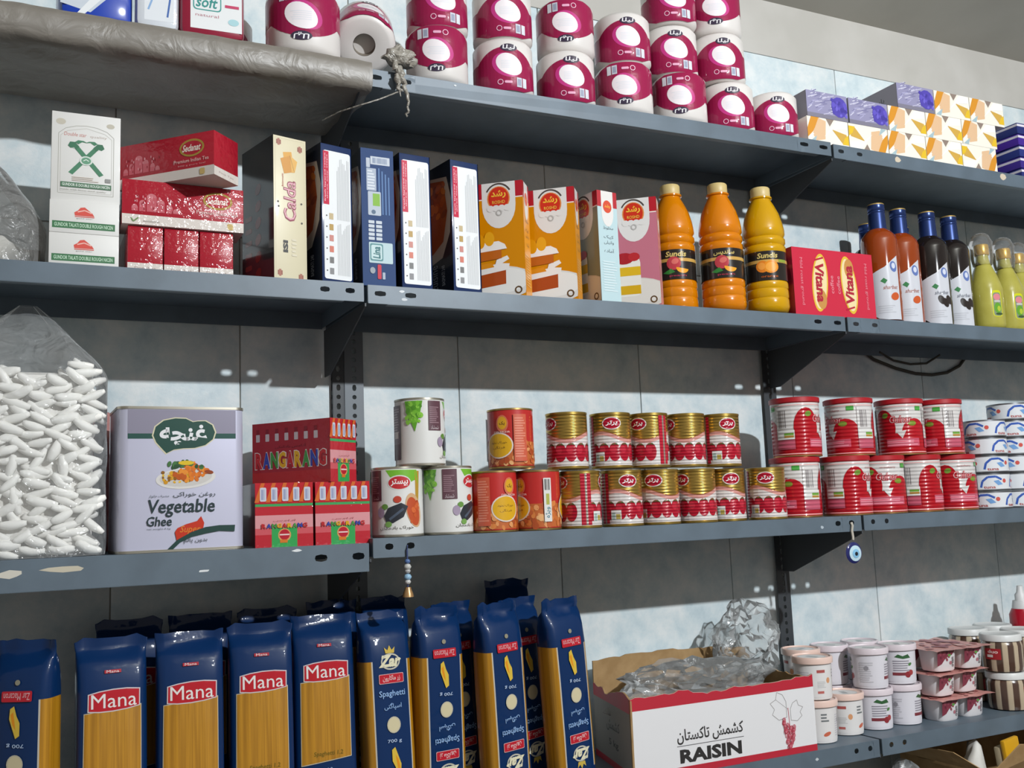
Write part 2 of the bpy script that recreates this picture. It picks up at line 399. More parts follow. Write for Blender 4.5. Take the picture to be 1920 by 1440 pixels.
def gusset(x, z, label, h=.115, fr=.034, sy=0):
    mb = MB(); t = .0012
    p = [(-DY + .003, -.0315), (-DY + .003, -fr - .003), (-.05, -h), (-.014, -h), (-.014, -.0335)]
    mb.add([(s * t, y, q) for s in (-1, 1) for y, q in p], [(0, 1, 2, 3, 4), (9, 8, 7, 6, 5)] + [(i, (i + 1) % 5, 5 + (i + 1) % 5, 5 + i) for i in range(5)], mat('#45494d', .55, .1))
    tag(link('gusset_bracket', mb.mesh('gusset_bracket', smooth=False), None, (x, 0, z)), label, 'bracket', 'triangular shelf brackets')
for x, nm in ((0, 'left joint'), (B2, 'right joint')):
    for z, q in ((.83, 'top shelves'), (.434, 'second shelves'), (-.001, 'third shelves'), (-.4645, 'fourth shelves')):
        gusset(x, z, 'dark triangular bracket under the %s at the %s' % (q, nm), h=.125 if z > -.4 else .1)

# ------------------------------------------------------------------ top shelf: magenta paper rolls
def roll_parts():
    r, h = .059, .112; W = mat('#dcd7d3', .4, coat=.3, bump=.25, bscale=40); MG = mat('#961d49', .33, coat=.5, bump=.2, bscale=30)
    mb = MB(); mb.lathe([(.021, .02), (.021, .003), (.046, 0), (.053, .003), (r, .011), (r, h - .011), (.053, h - .003), (.046, h), (.021, h - .003), (.021, h - .02)], W)
    body = mb.mesh('paper_roll', angle=60)
    mb = MB(); mb.lathe([(.0205, .004), (.0205, h - .004)], mat('#7d7468', .9), 20, caps=False); core = mb.mesh('core')
    A = Art(rough=.33, coat=.5); n = 48; C = 2 * PI * r; f = lambda x: h * (.80 - .16 * min(1.6, (x / .05) ** 2)) if abs(x) < .062 else h * .56
    bot = lambda x: .0035 if abs(x) < .04 else .0035 + .012 * min(1, (abs(x) - .04) / .03)
    for k in range(n):
        a, b = -C / 2 + C * k / n, -C / 2 + C * (k + 1) / n
        A.poly([(a, bot(a)), (b, bot(b)), (b, f(b)), (a, f(a))], MG)
    A.up(); A.ell(.001, .053, .030, .0225, '#c23a82', -28, 28); A.up(); A.ell(.0065, .0545, .0275, .0205, '#f0e9ec', -28, 28)
    A.up(); A.bars(-.010, .047, .024, .064, 5, '#dfe0e6', .6, .2)
    A.ell(.006, h * .785, .0165, .0078, '#3c3346', 0, 24).up(); A.text(ar('لیلا'), -.006, h * .785 - .005, .018, h * .785 + .0055, '#f2f2f4', .01, .2)
    A.rect(.020, .010, .031, .029, '#c9cbd6').rect(.033, .010, .042, .029, '#d6d7df').up()
    A.rect(.022, .013, .029, .026, '#9aa0b4'); A.ring(-.012, .0185, .005, .005, .0014, '#e9b8cd'); A.rrect(-.004, .016, .011, .021, .002, '#e3a7c2')
    lab = A.cyl(r, lambda y: r - max(0, (.011 - y)) * .5, ycuts=[.011, .03, .06])
    return [('paper_roll', body, [('core', core)]), ('film_print', lab)]
RP = roll_parts()
def roll(x, y, z, up, label, turn=0, tilt=None, sc=None):
    a = -math.atan2(x + .534, -1.914 - y + 0) if 0 else -math.atan2(x + .534, 1.914 + y)
    rz = a * .75 + turn
    loc, rot = ((x, y, z), (0, 0, rz)) if up else ((x, y, z + .112), (0, PI, rz))
    if tilt: rot = tilt; loc = (x, y, z)
    thing('kitchen_roll', RP, label, 'paper roll', loc, rot, 'magenta wrapped paper rolls', (sc, sc, sc) if sc else None)
ZA = .834
front = [(.172, 0), (.3125, 1), (.454, 1), (.594, 0), (.733, 0), (.861, 1), (.990, 1)]
nm = ['inverted magenta roll beside the knotted plastic, front row', 'upright magenta roll second from the knotted plastic, front row', 'upright magenta roll third from the knotted plastic, front row',
      'inverted magenta roll in the middle of the front row', 'inverted magenta roll in the front row, third from its right end', 'upright magenta roll second last in the front row', 'single upright magenta roll beside the tissue boxes']
for (x, u), l in zip(front, nm): roll(x, -.212, ZA, u, l) if x < .95 else roll(.982, -.22, ZA, u, l, sc=.95)
for x, u, z, l in [(.318, 1, .947, 'upright magenta roll at the left of the second layer'), (.462, 0, .947, 'inverted magenta roll on the second layer above the third front roll'),
                   (.600, 1, .947, 'upright magenta roll in the middle of the second layer'), (.729, 1, .947, 'upright magenta roll of the second layer sitting a little back'), (.850, 1, .947, 'upright magenta roll at the right end of the second layer')]:
    roll(x, -.205 if x != .729 else -.195, z, u, l)
for x, z, u, l in [(.180, .947, 1, 'magenta roll on the first front roll, cut by the top of the photo'), (.729, 1.06, 1, 'white-based roll in the third layer near the right end'), (.852, 1.06, 0, 'magenta roll in the third layer at the right end')]:
    roll(x, -.2, z, u, l)
roll(.035, -.19, .915, 1, 'tilted magenta roll showing its grey underside and core hole', tilt=(math.radians(-50), math.radians(6), -.2))
roll(-.085, -.205, .86, 0, 'inverted magenta roll standing on the grey plastic sheet', sc=1.12)
roll(-.212, -.09, .848, 1, 'magenta roll half hidden behind the white tissue pack')
# soft packs at the far left of the top shelf
def pack(w, d, h, m, name, label, loc, rz, art, cat='tissue pack'):
    mb = MB(); mb.box((0, 0, 0), (w, d, h), m); me = mb.mesh('wrapper', bevel=.012)
    thing(name, [('wrapper', me), ('printed_face', art.mesh(FRONT(w, d, h)))], label, cat, loc, (0, 0, rz))
A = Art(rough=.35, coat=.5); A.rect(.016, .012, .10, .11, '#e3e5e6').up().rrect(.02, .045, .066, .075, .006, '#4c9a94').up().rrect(.022, .047, .064, .073, .005, '#e3e5e6').up()
A.text('soft', .026, .05, .06, .07, '#3f8f89', .02, .2).text('natural', .024, .034, .062, .039, '#c08a94').rect(.072, .055, .095, .06, '#c3486a').ell(.086, .03, .009, .006, '#a9cfd6')
pack(.105, .1, .13, mat('#8d2038', .35, coat=.5), 'tissue_pack', 'white tissue pack with a green framed logo on the top shelf', (-.305, -.255, .848), -.06, A)
A = Art(rough=.3, coat=.5); A.rect(.014, .012, .06, .11, '#dfe3e8').up().line([(.02, .03), (.03, .06), (.05, .09)], .003, '#8fb0d8').line([(.05, .02), (.055, .06), (.06, .09)], .003, '#4f6fae')
pack(.068, .09, .13, mat('#d6dbe2', .25, coat=.6, bump=.3, bscale=50), 'detergent_pouch', 'white and blue shiny pouch beside the white tissue pack', (-.376, -.255, .848), -.08, A, 'pouch')
A = Art(rough=.35, coat=.5); A.poly([(.0, .02), (.045, .012), (.10, .075), (.06, .11), (.01, .11)], '#c3cbd4').up().poly([(.02, .0), (.03, .0), (.08, .06), (.07, .07)], '#e1e4e6')
pack(.11, .09, .13, mat('#1d3fa8', .35, coat=.5), 'detergent_pouch', 'blue pouch at the left end of the top shelf', (-.488, -.25, .848), .05, A, 'pouch')
# grey plastic sheet wrapped round the left top shelf
def sheet_mesh():
    mb = MB(); n = 60; xs = [B0 + .3 + (0.018 - B0 - .3) * k / n for k in range(n + 1)]
    prof = [(-.10, .836), (-.20, .8365), (-.262, .8385), (-.2825, .838), (-.285, .826), (-.2855, .812), (-.284, .797), (-.276, .791), (-.25, .790), (-.22, .789), (-.19, .7895), (-.16, .790), (-.13, .7905), (-.10, .791), (-.07, .7915), (-.045, .792), (-.025, .7935)]
    V = []
    for i, x in enumerate(xs):
        for j, (y, z) in enumerate(prof):
            q = noise.noise(Vector((x * 7 + y * 26, y * 5 + x * 2, 1.7))); q2 = noise.noise(Vector((x * 34, y * 30 + z * 40, 4)))
            if j >= 6: z += (-.016 * abs(q) + .002 * q2) * min(1, (j - 5) / 2) * (1 if j < len(prof) - 1 else 0); y += 0
            elif j <= 3: z += .0025 * (q2 + .3) if j else 0
            else: y += -.004 * abs(q2); z += .002 * q
            V.append((x, y, z))
    m = len(prof); mb.add(V, [(i * m + j, (i + 1) * m + j, (i + 1) * m + j + 1, i * m + j + 1) for i in range(n) for j in range(m - 1)], film('grey_plastic', '#89837a', .82, .45, 22, .18))
    return mb.mesh('plastic_sheet', angle=80)
tag(link('plastic_sheet', sheet_mesh()), 'grey crinkled plastic sheet wrapped around the left top shelf', 'plastic sheet')
# its knotted end and the string
def wig(a, b, n, amp, seed):
    a, b = Vector(a), Vector(b); return [a + (b - a) * (k / n) + Vector((noise.noise(Vector((k * .9, seed, 0))), noise.noise(Vector((k * .9, seed, 5))) * .5, noise.noise(Vector((k * .9, seed, 9))))) * amp * (0 if k in (0,) else 1) for k in range(n + 1)]
KM = film('knot_plastic', '#a8a297', .8, .25, 60, .5)
mb = blob((.072, -.282, .856), (.03, .02, .017), KM, 3, .5, 2.2); knot = mb.mesh('bunch', angle=80)
mb = MB(); mb.tube(wig((.05, -.284, .86), (.07, -.292, .815), 9, .009, 1), [.004, .005, .006, .006, .005, .006, .007, .006, .005, .004], KM)
mb.tube(wig((.066, -.29, .835), (.082, -.293, .77), 10, .008, 2), [.006, .006, .007, .006, .006, .005, .004, .0035, .003, .003, .002], KM)
mb.tube(wig((.082, -.293, .772), (.078, -.293, .742), 7, .006, 3), .0022, KM); mb.tube(wig((.06, -.292, .82), (.068, -.292, .78), 8, .008, 4), [.004, .005, .006, .005, .004, .004, .003, .002, .001], KM)
tails = mb.mesh('twisted_tail', angle=80)
thing('plastic_knot', [('bunch', knot), ('twisted_tail', tails)], 'twisted knot of grey plastic hanging over the top shelf joint', 'knot')
mb = MB(); mb.tube([(.063, -.2905, .787), (.03, -.284, .771), (.0, -.278, .759), (-.03, -.24, .756), (-.05, -.2, .752)], .0013, KM)
tag(link('string', mb.mesh('string')), 'thin string running from the knot under the left top shelf', 'string')

# ------------------------------------------------------------------ top shelf: tissue boxes
def tissue_box(w, h, d, kind, flip=0):
    A = Art(rough=.4, coat=.25)
    if kind == 'gold':
        T = (lambda p: [(w - x, h - y) for x, y in p]) if flip else (lambda p: p)
        A.poly(T([(0, 0), (w, 0), (w, h), (0, h)]), '#e9e3d6').up()
        A.poly(T([(0, h * .55), (w * .10, h), (w * .3, h), (w * .14, h * .45), (0, h * .2)]), '#d08c26').poly(T([(w * .12, h * .35), (w * .28, h * .98), (w * .46, h * .9), (w * .42, h * .2), (w * .2, h * .1)]), '#d9b48e')
        A.poly(T([(w * .46, h), (w * .66, h), (w * .55, h * .72)]), '#8a7a70').poly(T([(w * .02, h * .02), (w * .22, h * .3), (w * .16, 0)]), '#9fb6bd').up()
        A.poly(T([(w * .6, h * .62), (w * .95, h * .5), (w, h * .12), (w * .86, h * .1)]), '#c9a047').poly(T([(w * .84, h * .1), (w, h * .1), (w, h * .5), (w * .9, h * .35)]), '#dcb628').up()
        A.poly(T([(w * .40, h * .3), (w * .72, h * .98), (w * .98, h * .98), (w * .98, h * .72), (w * .62, h * .62)]), '#f1eee8')
        A.line(T([(w * .02, h * .12), (w * .14, h * .36)]), .003, '#f4f1ea')
    else:
        A.rect(0, 0, w, h, '#8f8cab').up(); A.rect(0, 0, w, h * .16, '#7b7888')
        R = random.Random(5)
        for k in range(46):
            x, y = R.uniform(.02, .62) * w, R.uniform(.12, .95) * h; A.line([(x, y), (x + w * R.uniform(.06, .2), y + h * R.uniform(.04, .16))], .0022, R.choice(['#b9b6cc', '#a6a3c4', '#77749a', '#c7c5d6']))
        A.up(); A.ell(w * .8, h * .52, w * .2, h * .4, '#4f43a6', 0, 14).up(); A.dots(w * .62, h * .2, w * .97, h * .85, 26, .006, ['#3f3590', '#5d50b8', '#6b60c4', '#4a3fa0'], 3)
    S = Art(rough=.4, coat=.2)
    if kind != 'gold': S.text(ar('یاس'), d * .62, h * .36, d * .8, h * .62, '#3a3a40', .01)
    args = dict(F=A)
    if kind != 'gold': args['L'] = S
    return carton(w, d, h, mat('#e4ded2' if kind == 'gold' else '#807e88', .45, coat=.2), **args)
TG, TGF, TP = tissue_box(.122, .0618, .2, 'gold'), tissue_box(.122, .0618, .2, 'gold', 1), tissue_box(.122, .0618, .2, 'purple')
for P_, x, k, l in [(TG, 1.046, 0, 'gold and white tissue box beside the last magenta roll'), (TGF, 1.170, 0, 'inverted gold tissue box over the shelf joint'), (TG, 1.294, 0, 'third gold tissue box of the bottom layer'),
                    (TG, 1.418, 0, 'fourth gold tissue box of the bottom layer'), (TGF, 1.542, 0, 'last gold tissue box of the bottom layer, beside the purple packs'),
                    (TP, 1.049, 1, 'purple tissue box at the left end of the second layer'), (TP, 1.176, 1, 'purple tissue box in the second layer over the shelf joint'), (TG, 1.301, 1, 'gold tissue box right of the two purple ones'),
                    (TG, 1.425, 1, 'fourth tissue box of the second layer, gold'), (TG, 1.549, 1, 'last gold tissue box of the second layer'),
                    (TP, 1.336, 2, 'topmost purple tissue box showing its grey side'), (TG, 1.461, 2, 'gold tissue box right of the topmost purple one'), (TG, 1.585, 2, 'gold tissue box at the top right of the pile')]:
    thing('tissue_box', P_, l, 'tissue box', (x, -.262, .8347 + k * .0623), (0, 0, 0), 'tissue boxes on the top shelf')
mb = MB(); PB = []
for k in range(5):
    A = Art(rough=.3, coat=.5); A.rect(.0, .020, .22, .026, '#d8d4de').up(); A.text('tissue', .03, .006, .09, .017, '#cdd0ea', .01)
    thing('paper_napkin_pack', carton(.2, .22, .030, mat(['#28306e', '#3a2a7e', '#2a3576', '#43298a', '#27316c'][k], .3, coat=.6), .003, 'wrapper', F=A, L=A),
          '%s napkin pack in the blue stack at the right edge' % ['bottom', 'second lowest', 'middle', 'second highest', 'topmost'][k], 'napkin pack', (1.765, -.255, .8325 + k * .0306), (0, 0, .05 * (k % 2)), 'blue napkin packs')

# ------------------------------------------------------------------ second shelf, left bay
ZB = .4365
CLEAR = film('clear_film', '#c9cccf', .10, .12, 28, .7)
GREYFILM = film('cloudy_film', '#b9b9b8', .26, .2, 22, .8)
WHITEB = mat('#dbdad7', .5, coat=.15)
w, h1 = .1, .0515
def flat_art():
    A = Art(rough=.45); A.rect(.004, .007, .094, .018, '#2f6b41').up(); A.text('GUNDOR TALATI DOUBLE ROUGH NICEN', .007, .0095, .091, .0155, '#b9d6bd', .02)
    A.poly([(.036, .028), (.064, .028), (.061, .033), (.056, .037), (.05, .042), (.044, .041), (.04, .036), (.035, .033)], '#d2483a').up().line([(.04, .034), (.05, .037), (.06, .033)], .0018, '#e9b3a8').line([(.036, .0265), (.064, .0265)], .0012, '#d2483a')
    A.text('gold star', .038, .0225, .062, .0248, '#9a9a96'); return A
FB = carton(w, .10, h1, WHITEB, .0008, F=flat_art())
for k, l in ((0, 'lowest flat white carton with a green text band'), (1, 'upper of the two flat white cartons with green text bands')):
    thing('nail_carton', FB, l, 'carton', (-.4975, -.262, ZB + k * (h1 + .0003)), (0, 0, -.02), 'white cartons with green bands')
A = Art(rough=.5)
A.line([(.010, .012), (.010, .108), (.02, .117), (.035, .122), (.05, .1235), (.065, .122), (.08, .117), (.09, .108), (.09, .012), (.010, .012)], .0009, '#a9a79f')
A.line([(.013, .015), (.013, .105), (.023, .113), (.05, .1195), (.077, .113), (.087, .105), (.087, .015), (.013, .015)], .0006, '#b9b6ae')
A.text('Double star', .018, .105, .05, .111, '#c0766c', 0, .15).text('quality', .055, .104, .08, .109, '#b9aaa0')
A.ell(.013, .127, .007, .005, '#bdb7a8').ell(.085, .127, .006, .004, '#bdb7a8')
def hammer(A, s):
    f = lambda p: [(.05 + s * x, y) for x, y in p]
    A.poly(f([(-.0255, .046), (-.0195, .0425), (.019, .088), (.0135, .092)]), '#3c7a5a')
    A.up(); A.line(f([(.013, .0905), (.019, .086)]), .004, '#cfd8d2')
    A.poly(f([(.010, .0885), (.0165, .0955), (.0235, .0955), (.0265, .089), (.0225, .0855), (.018, .0865), (.0145, .083)]), '#2f6b4d')
    A.poly(f([(.0165, .0955), (.012, .099), (.004, .0985), (-.002, .0955), (.006, .0965), (.0115, .0925)]), '#3c7a5a')
hammer(A, 1); A.up(); hammer(A, -1); A.up(); A.ell(.05, .0665, .0095, .0075, '#cfd8d0').up().ell(.05, .0665, .007, .0055, '#5f9577').up().line([(.046, .066), (.05, .0685), (.054, .066)], .0012, '#dfe6df')
A.bars(.03, .033, .07, .041, 3, '#c4b7ab', .6, .3).rect(.078, .034, .086, .040, '#8e8e8c').rect(.014, .022, .087, .030, '#3f6b4d').up().text('GUNDOR IS DOUBLE ROUGH NICEN', .016, .0237, .085, .0283, '#d8e2d8', .02)
A.text('made with finest steel quality', .014, .0165, .08, .0195, '#aaa79f')
thing('nail_carton', carton(w, .10, .143, WHITEB, .0008, F=A), 'tall white carton with two crossed green hammers', 'carton', (-.4965, -.258, ZB + 2 * h1 + .0008), (0, 0, -.02), None)
# red tea boxes
RED = dict(rough=.3, coat=1, bump=.45, bscale=70)
TEA = mat('#a5182b', **RED)
def tea_front(w, h):
    A = Art(rough=.3, coat=1, bump=.45, bscale=70); A.rect(0, 0, w, h * .22, '#d6cdc6').up()
    R = random.Random(4)
    for cx, hh, ww in ((.10, .42, .05), (.16, .52, .05), (.235, .68, .08), (.31, .56, .06), (.38, .46, .05), (.43, .38, .05)):
        x = cx * w; A.rect(x - ww * w / 2, h * .3, x + ww * w / 2, h * (hh - .06), '#bb5560'); A.ell(x, h * (hh - .06), ww * w * .5, h * .09, '#c06a72', 0, 12, 0, 180)
    A.up()
    for k in range(30): x, y = R.uniform(.08, .46) * w, R.uniform(.3, .62) * h; A.rect(x, y, x + .0018, y + .004, R.choice(['#d9929a', '#8d1426', '#cf7c86']))
    A.ell(w * .78, h * .68, w * .125, h * .2, '#a88a3c', 0, 26).up().ell(w * .78, h * .68, w * .105, h * .155, '#b01c30', 0, 24).up()
    A.text('Sedanat', w * .69, h * .6, w * .87, h * .76, '#f1e7dc', .02, .25).text('Premium Indian Tea', w * .6, h * .36, w * .95, h * .44, '#e2b7b4', .01).text('500 g pure leaf', w * .64, h * .27, w * .92, h * .31, '#d69a9c')
    A.line([(w * .07, h * .14), (w * .09, h * .06), (w * .13, h * .15)], .0022, '#6f8a5a').rect(w * .17, h * .07, w * .3, h * .1, '#b9b2ab'); A.rrect(w * .86, h * .04, w * .91, h * .18, .002, '#c4a86a')
    return A
def tea_end(w, h):
    A = Art(rough=.3, coat=1, bump=.45, bscale=70); A.rect(0, 0, w, h * .2, '#d6cdc6').up(); A.text('Fine Tea', w * .2, h * .08, w * .8, h * .12, '#a58f8c'); return A
tw, td, th = .19, .066, .0735
TEAF = carton(tw, td, th, TEA, .001, F=tea_front(tw, th), R=tea_end(td, th), B=tea_front(tw, th), D=Art(rough=.5).rect(0, 0, tw, td, '#d6cdc6'))
TEAE = carton(.0535, .19, .076, TEA, .001, F=tea_end(.0535, .076))
for k, l in enumerate(('left of the three red tea boxes standing end-on', 'middle of the three red tea boxes standing end-on', 'right of the three red tea boxes standing end-on')):
    thing('tea_box', TEAE, l, 'tea box', (-.3835 + .0555 * k, -.25, ZB), (0, 0, 0), 'red tea boxes')
thing('tea_box', TEAF, 'long red tea box lying across the three end-on boxes', 'tea box', (-.393, -.256, ZB + .0765), (0, 0, .0), 'red tea boxes')
a = math.radians(-45); x, y = corner(-.262, -.322, tw, a)
thing('tea_box', TEAF, 'topmost red tea box set askew with its corner towards us', 'tea box', (x, y, ZB + .1505), (0, 0, a), 'red tea boxes')
# biscuit box and the blue and white boxes
A = Art(rough=.4); w, h = .062, .254
def orn(x, y): A.rect(x - .0045, y - .004, x + .0045, y + .004, '#8a4a38').rect(x - .002, y - .006, x + .002, y + .006, '#9c5c48')
for x, y in ((.010, .243), (.050, .236), (.011, .014), (.050, .010)): orn(x, y)
A.line([(.0035, .004), (.0035, .25), (.0585, .25), (.0585, .004), (.0035, .004)], .0006, '#c9bfa0')
A.poly([(.018, .226), (.034, .229), (.038, .20), (.022, .196)], '#d39a35').up().poly([(.013, .214), (.032, .222), (.039, .194), (.020, .188)], '#c98a28').up().poly([(.031, .222), (.045, .213), (.04, .193), (.034, .192)], '#d8a548').line([(.031, .222), (.039, .194)], .0008, '#8f5f1c')
A.text('Calda', .018, .105, .042, .178, '#8c2f48', .035, .1, 90).up().text('Calda', .019, .108, .041, .176, '#d9a3ae', -.005, .1, 90)
A.text('biscuit', .015, .165, .0185, .188, '#b2604e', .01, .2, 90)
for x, y in ((.008, .137), (.009, .129), (.052, .139), (.0525, .105)): A.ell(x, y, .0018, .0018, '#3f3a34', 0, 8)
A.text('ISI', .017, .05, .026, .071, '#2b2b2b', .05, 0, 90).bars(.033, .045, .043, .078, 5, '#d2cab2', .5, .3)
L = Art(rough=.16, coat=1); D_ = .12
L.rect(0, 0, D_, h, '#3c4247').up()
for k in range(6):
    L.rrect(.012, .012 + k * .022, .038, .021 + k * .022, .003, '#8a5450'); L.ell(.062, .022 + k * .03, .012, .009, '#7d403c', 30)  # reddish shapes painted as the red tea boxes' reflection in the glossy side
R_ = Art(rough=.4, coat=.4); R_.rect(0, 0, D_, h, '#2a2420').up().poly([(0, .09), (0, .23), (.05, .235), (.10, .22), (.11, .16), (.07, .1)], '#8a431c')
thing('biscuit_box', carton(w, D_, h, mat('#d9d0b2', .45, coat=.2), .001, F=A, L=L, R=R_), 'cream biscuit box with dark glossy sides and red script', 'biscuit box', (-.1535, -.26, ZB), (0, 0, math.radians(14)), None)
NAVY = mat('#22345c', .3, coat=.6)
def blue_front(w, h, kind):
    A = Art(rough=.35, coat=.4)
    if kind == 0:
        A.rrect(.005, .008, w - .003, h - .012, .004, '#e6e8ea').up(); A.rect(.0045, h * .56, .0155, h * .945, '#c4354e').up(); A.text('fresh layered recipe', .0065, h * .58, .0095, h * .93, '#f0c6cd', .02, 0, 90).text('three easy steps', .0105, h * .6, .0135, h * .92, '#e9b3bd', .02, 0, 90)
        R = random.Random(8)
        for k in range(9): x = .031 + k * .0028; A.rect(x, .016, x + .0013, h * .44 - R.uniform(0, .02), '#c3c5c7').rect(x, h * .46, x + .0013, h * .93 - R.uniform(0, .03), '#c3c5c7')
        for k, c in enumerate(('#c4b28e', '#b89a62', '#c98c84', '#d07f70', '#7c7c7c', '#8d8d8f')): y = h * (.48 - .078 * k); A.rect(.015, y - .006, .023, y + .005, c).ell(.010, y, .0014, .0014, '#555555', 0, 8)
    else:
        A = Art(rough=.6, spec=.25); A.rect(0, 0, w, h, '#24406f').up(); A.rrect(.010, h * .86, .017, h * .93, .001, '#b9c0cc').rrect(.018, h * .885, .054, h * .945, .001, '#c3cad4').up().barcode(.022, h * .895, .05, h * .935, '#7f8da8')
        A.rrect(.010, h * .69, .028, h * .855, .001, '#aab4c4').up(); A.bars(.012, h * .70, .026, h * .85, 7, '#d5dae2', .5, .4, 4)
        for k in range(4): A.rect(.032 + k * .006, h * .52, .0345 + k * .006, h * (.86 - .02 * k), '#5f7fae')
        A.rrect(.012, h * .51, .036, h * .685, .002, '#b6bfcb').up().rect(.021, h * .58, .034, h * .67, '#86b44c').ell(.022, h * .535, .004, .004, '#5f7288')
        for i in range(2):
            for k in range(5): A.rrect(.012 + i * .014, h * (.33 + .03 * k), .023 + i * .014, h * (.352 + .03 * k), .001, '#c4ccd6')
        A.rrect(.012, h * .165, .056, h * .315, .002, '#b9cfd4').up().rrect(.014, h * .18, .038, h * .305, .003, '#5f8f93').up().rrect(.016, h * .19, .036, h * .295, .003, '#c3d8da').up().text('Lina', .019, h * .2, .033, h * .285, '#3f7479', .03, .1, 90)
        A.rrect(.027, h * .05, .034, h * .155, .002, '#c3404f').rrect(.036, h * .05, .041, h * .1, .001, '#aab4c4').ell(.018, h * .11, .005, .006, '#9aa0a8', 0, 10)
    return A
def blue_side(d, h):
    A = Art(rough=.35, coat=.5); A.rect(0, 0, d, h, '#1d2433').up()
    A.poly([(d * .1, h * .3), (d * .45, h * .25), (d * .75, h * .28), (d * .95, h * .45), (d, h * .7), (d * .9, h * .88), (d * .5, h * .92), (d * .1, h * .9)], '#b5aea6').up()
    A.poly([(d * .1, h * .38), (d * .5, h * .33), (d * .78, h * .4), (d * .9, h * .62), (d * .82, h * .86), (d * .45, h * .9), (d * .1, h * .86)], '#9a4a22').up()
    A.dots(d * .2, h * .6, d * .85, h * .85, 22, .011, ['#c4732c', '#b0561f', '#7d3217', '#d08838'], 2)
    A.text('cuisine', d * .45, h * .05, d * .62, h * .24, '#9aa0ab', .0, 0, 90).text('BASMATI 240', d * .72, h * .07, d * .8, h * .22, '#c3c7cf', .02, 0, 90); return A
w, h, d = .061, .249, .14
for kind, x, rz, l in ((0, -.0725, 13, 'first of the blue-edged white boxes, next to the cream biscuit box'), (1, -.0005, 1, 'blue printed box with a green square and pale panels'), (0, .0715, 5, 'blue-edged white box right of the blue printed one'), (0, .1705, 9, 'blue-edged white box next to the orange cake mix')):
    thing('rice_mix_box', carton(w, d, h, NAVY, .002, F=blue_front(w, h, kind), L=blue_side(d, h), R=blue_side(d, h)), l, 'food box', (x, -.264, ZB), (0, 0, math.radians(rz)), 'narrow blue boxes on the second shelf')

# ------------------------------------------------------------------ second shelf, middle bay: cake mixes
def cake_wide(w, h, base, kind):
    A = Art(rough=.35, coat=.4); A.rect(0, 0, w, h, base).up(); A.rect(0, h * .865, w, h, '#b01f2c').rect(0, h * .855, w, h * .865, '#eadcd4').up()
    cx = w * .60; A.rect(cx - .033, h * .8, cx + .033, h, '#dcd9d6').ell(cx, h * .8, .033, .045, '#dcd9d6', 0, 24).up()
    A.ell(cx, h * .86, .0225, .024, '#d98a4a', 0, 24).up().ell(cx, h * .86, .020, .0225, '#c8301c', 0, 24).up()
    A.ring(cx, h * .86, .026, .029, .003, '#4d4440', 30, 150); A.text(ar('رشد'), cx - .0145, h * .86, cx + .0145, h * .93, '#f0c040', .03).text('ROSHD', cx - .0125, h * .815, cx + .0125, h * .842, '#e8c84c', .0)
    for k in range(4): A.ell(cx - .0165 + k * .011, h * .775, .0075, .0065, '#dcd9d6', 0, 10)
    A.ring(cx, h * .735, .005, .005, .0025, '#b3b0ad')
    n0 = len(A.it)
    if kind == 'orange':
        A.ell(w * .3, h * .13, .085, .034, '#d6d3d0', 0, 26).up().ell(w * .3, h * .15, .078, .026, '#e4e2df', 0, 26).up()
        A.poly([(0, h * .09), (.062, h * .12), (.0625, h * .24), (0, h * .22)], '#a8491c').up().poly([(0, h * .2), (.068, h * .24), (.07, h * .29), (.05, h * .3), (0, h * .26)], '#e6e2df').poly([(.04, h * .26), (.07, h * .33), (.066, h * .36), (.045, h * .33)], '#e6e2df').up()
        A.poly([(0, h * .25), (.04, h * .27), (.035, h * .31), (0, h * .29)], '#d78a1c').poly([(0, h * .32), (.055, h * .34), (.055, h * .42), (0, h * .4)], '#b8601c').up().poly([(0, h * .4), (.066, h * .42), (.062, h * .46), (.05, h * .49), (0, h * .48)], '#e9e5e2')
        A.ell(.012, h * .5, .011, .015, '#d9940e', 10).ell(.032, h * .515, .010, .014, '#e0a01c', 0)
    else:
        A.ell(w * .35, h * .12, .08, .034, '#cfc7c0', 0, 26).up().ell(w * .35, h * .14, .074, .027, '#d8d1ca', 0, 26).up()
        A.rrect(-.0, h * .1, .062, h * .46, .012, '#e3ded6').up().rect(0, h * .12, .061, h * .2, '#cfa21c').rect(0, h * .29, .062, h * .37, '#d8ae22').up().ell(.03, h * .45, .02, .012, '#a5202a', 0, 14).ell(.05, h * .46, .012, .009, '#b52a30', 0, 12)
    for k in range(n0, len(A.it)): v, f, m, z = A.it[k]; A.it[k] = ([(max(0, min(w, x + .018)), y) for x, y in v], f, m, z)
    A.ring(w * .88, h * .06, .006, .006, .0025, '#5a3d1c'); return A

def cake_narrow(w, h, base, txt):
    A = Art(rough=.4, coat=.3); A.rect(0, 0, w, h, base).up().rect(0, h * .855, w, h, '#b01f2c').up().rect(w * .2, h * .8, w * .8, h, '#dcd9d6').ell(w * .5, h * .8, w * .3, h * .12, '#dcd9d6').up().ell(w * .5, h * .86, w * .22, w * .26, '#d0492c', 0, 18).up().text(ar('رشد'), w * .36, h * .845, w * .64, h * .88, '#f0c040', .02)
    for k, y in enumerate((.66, .58, .53, .46)): A.text(ar(('مخلوط', 'کیک', 'وانیلی', 'آماده')[k]), w * .25, h * y - .003, w * .75, h * y + .005, txt)
    A.bars(w * .15, h * .1, w * .85, h * .38, 12, ramp(base, '#ffffff', .35), .6, .3); return A
w, h, t = .118, .226, .05
def cake(base, dark, kind): return carton(w, t, h, mat(base, .4, coat=.2), .0012, F=cake_wide(w, h, dark, kind), R=cake_narrow(t, h, base, '#7a6a58'), L=cake_narrow(t, h, base, '#6d7a80'))
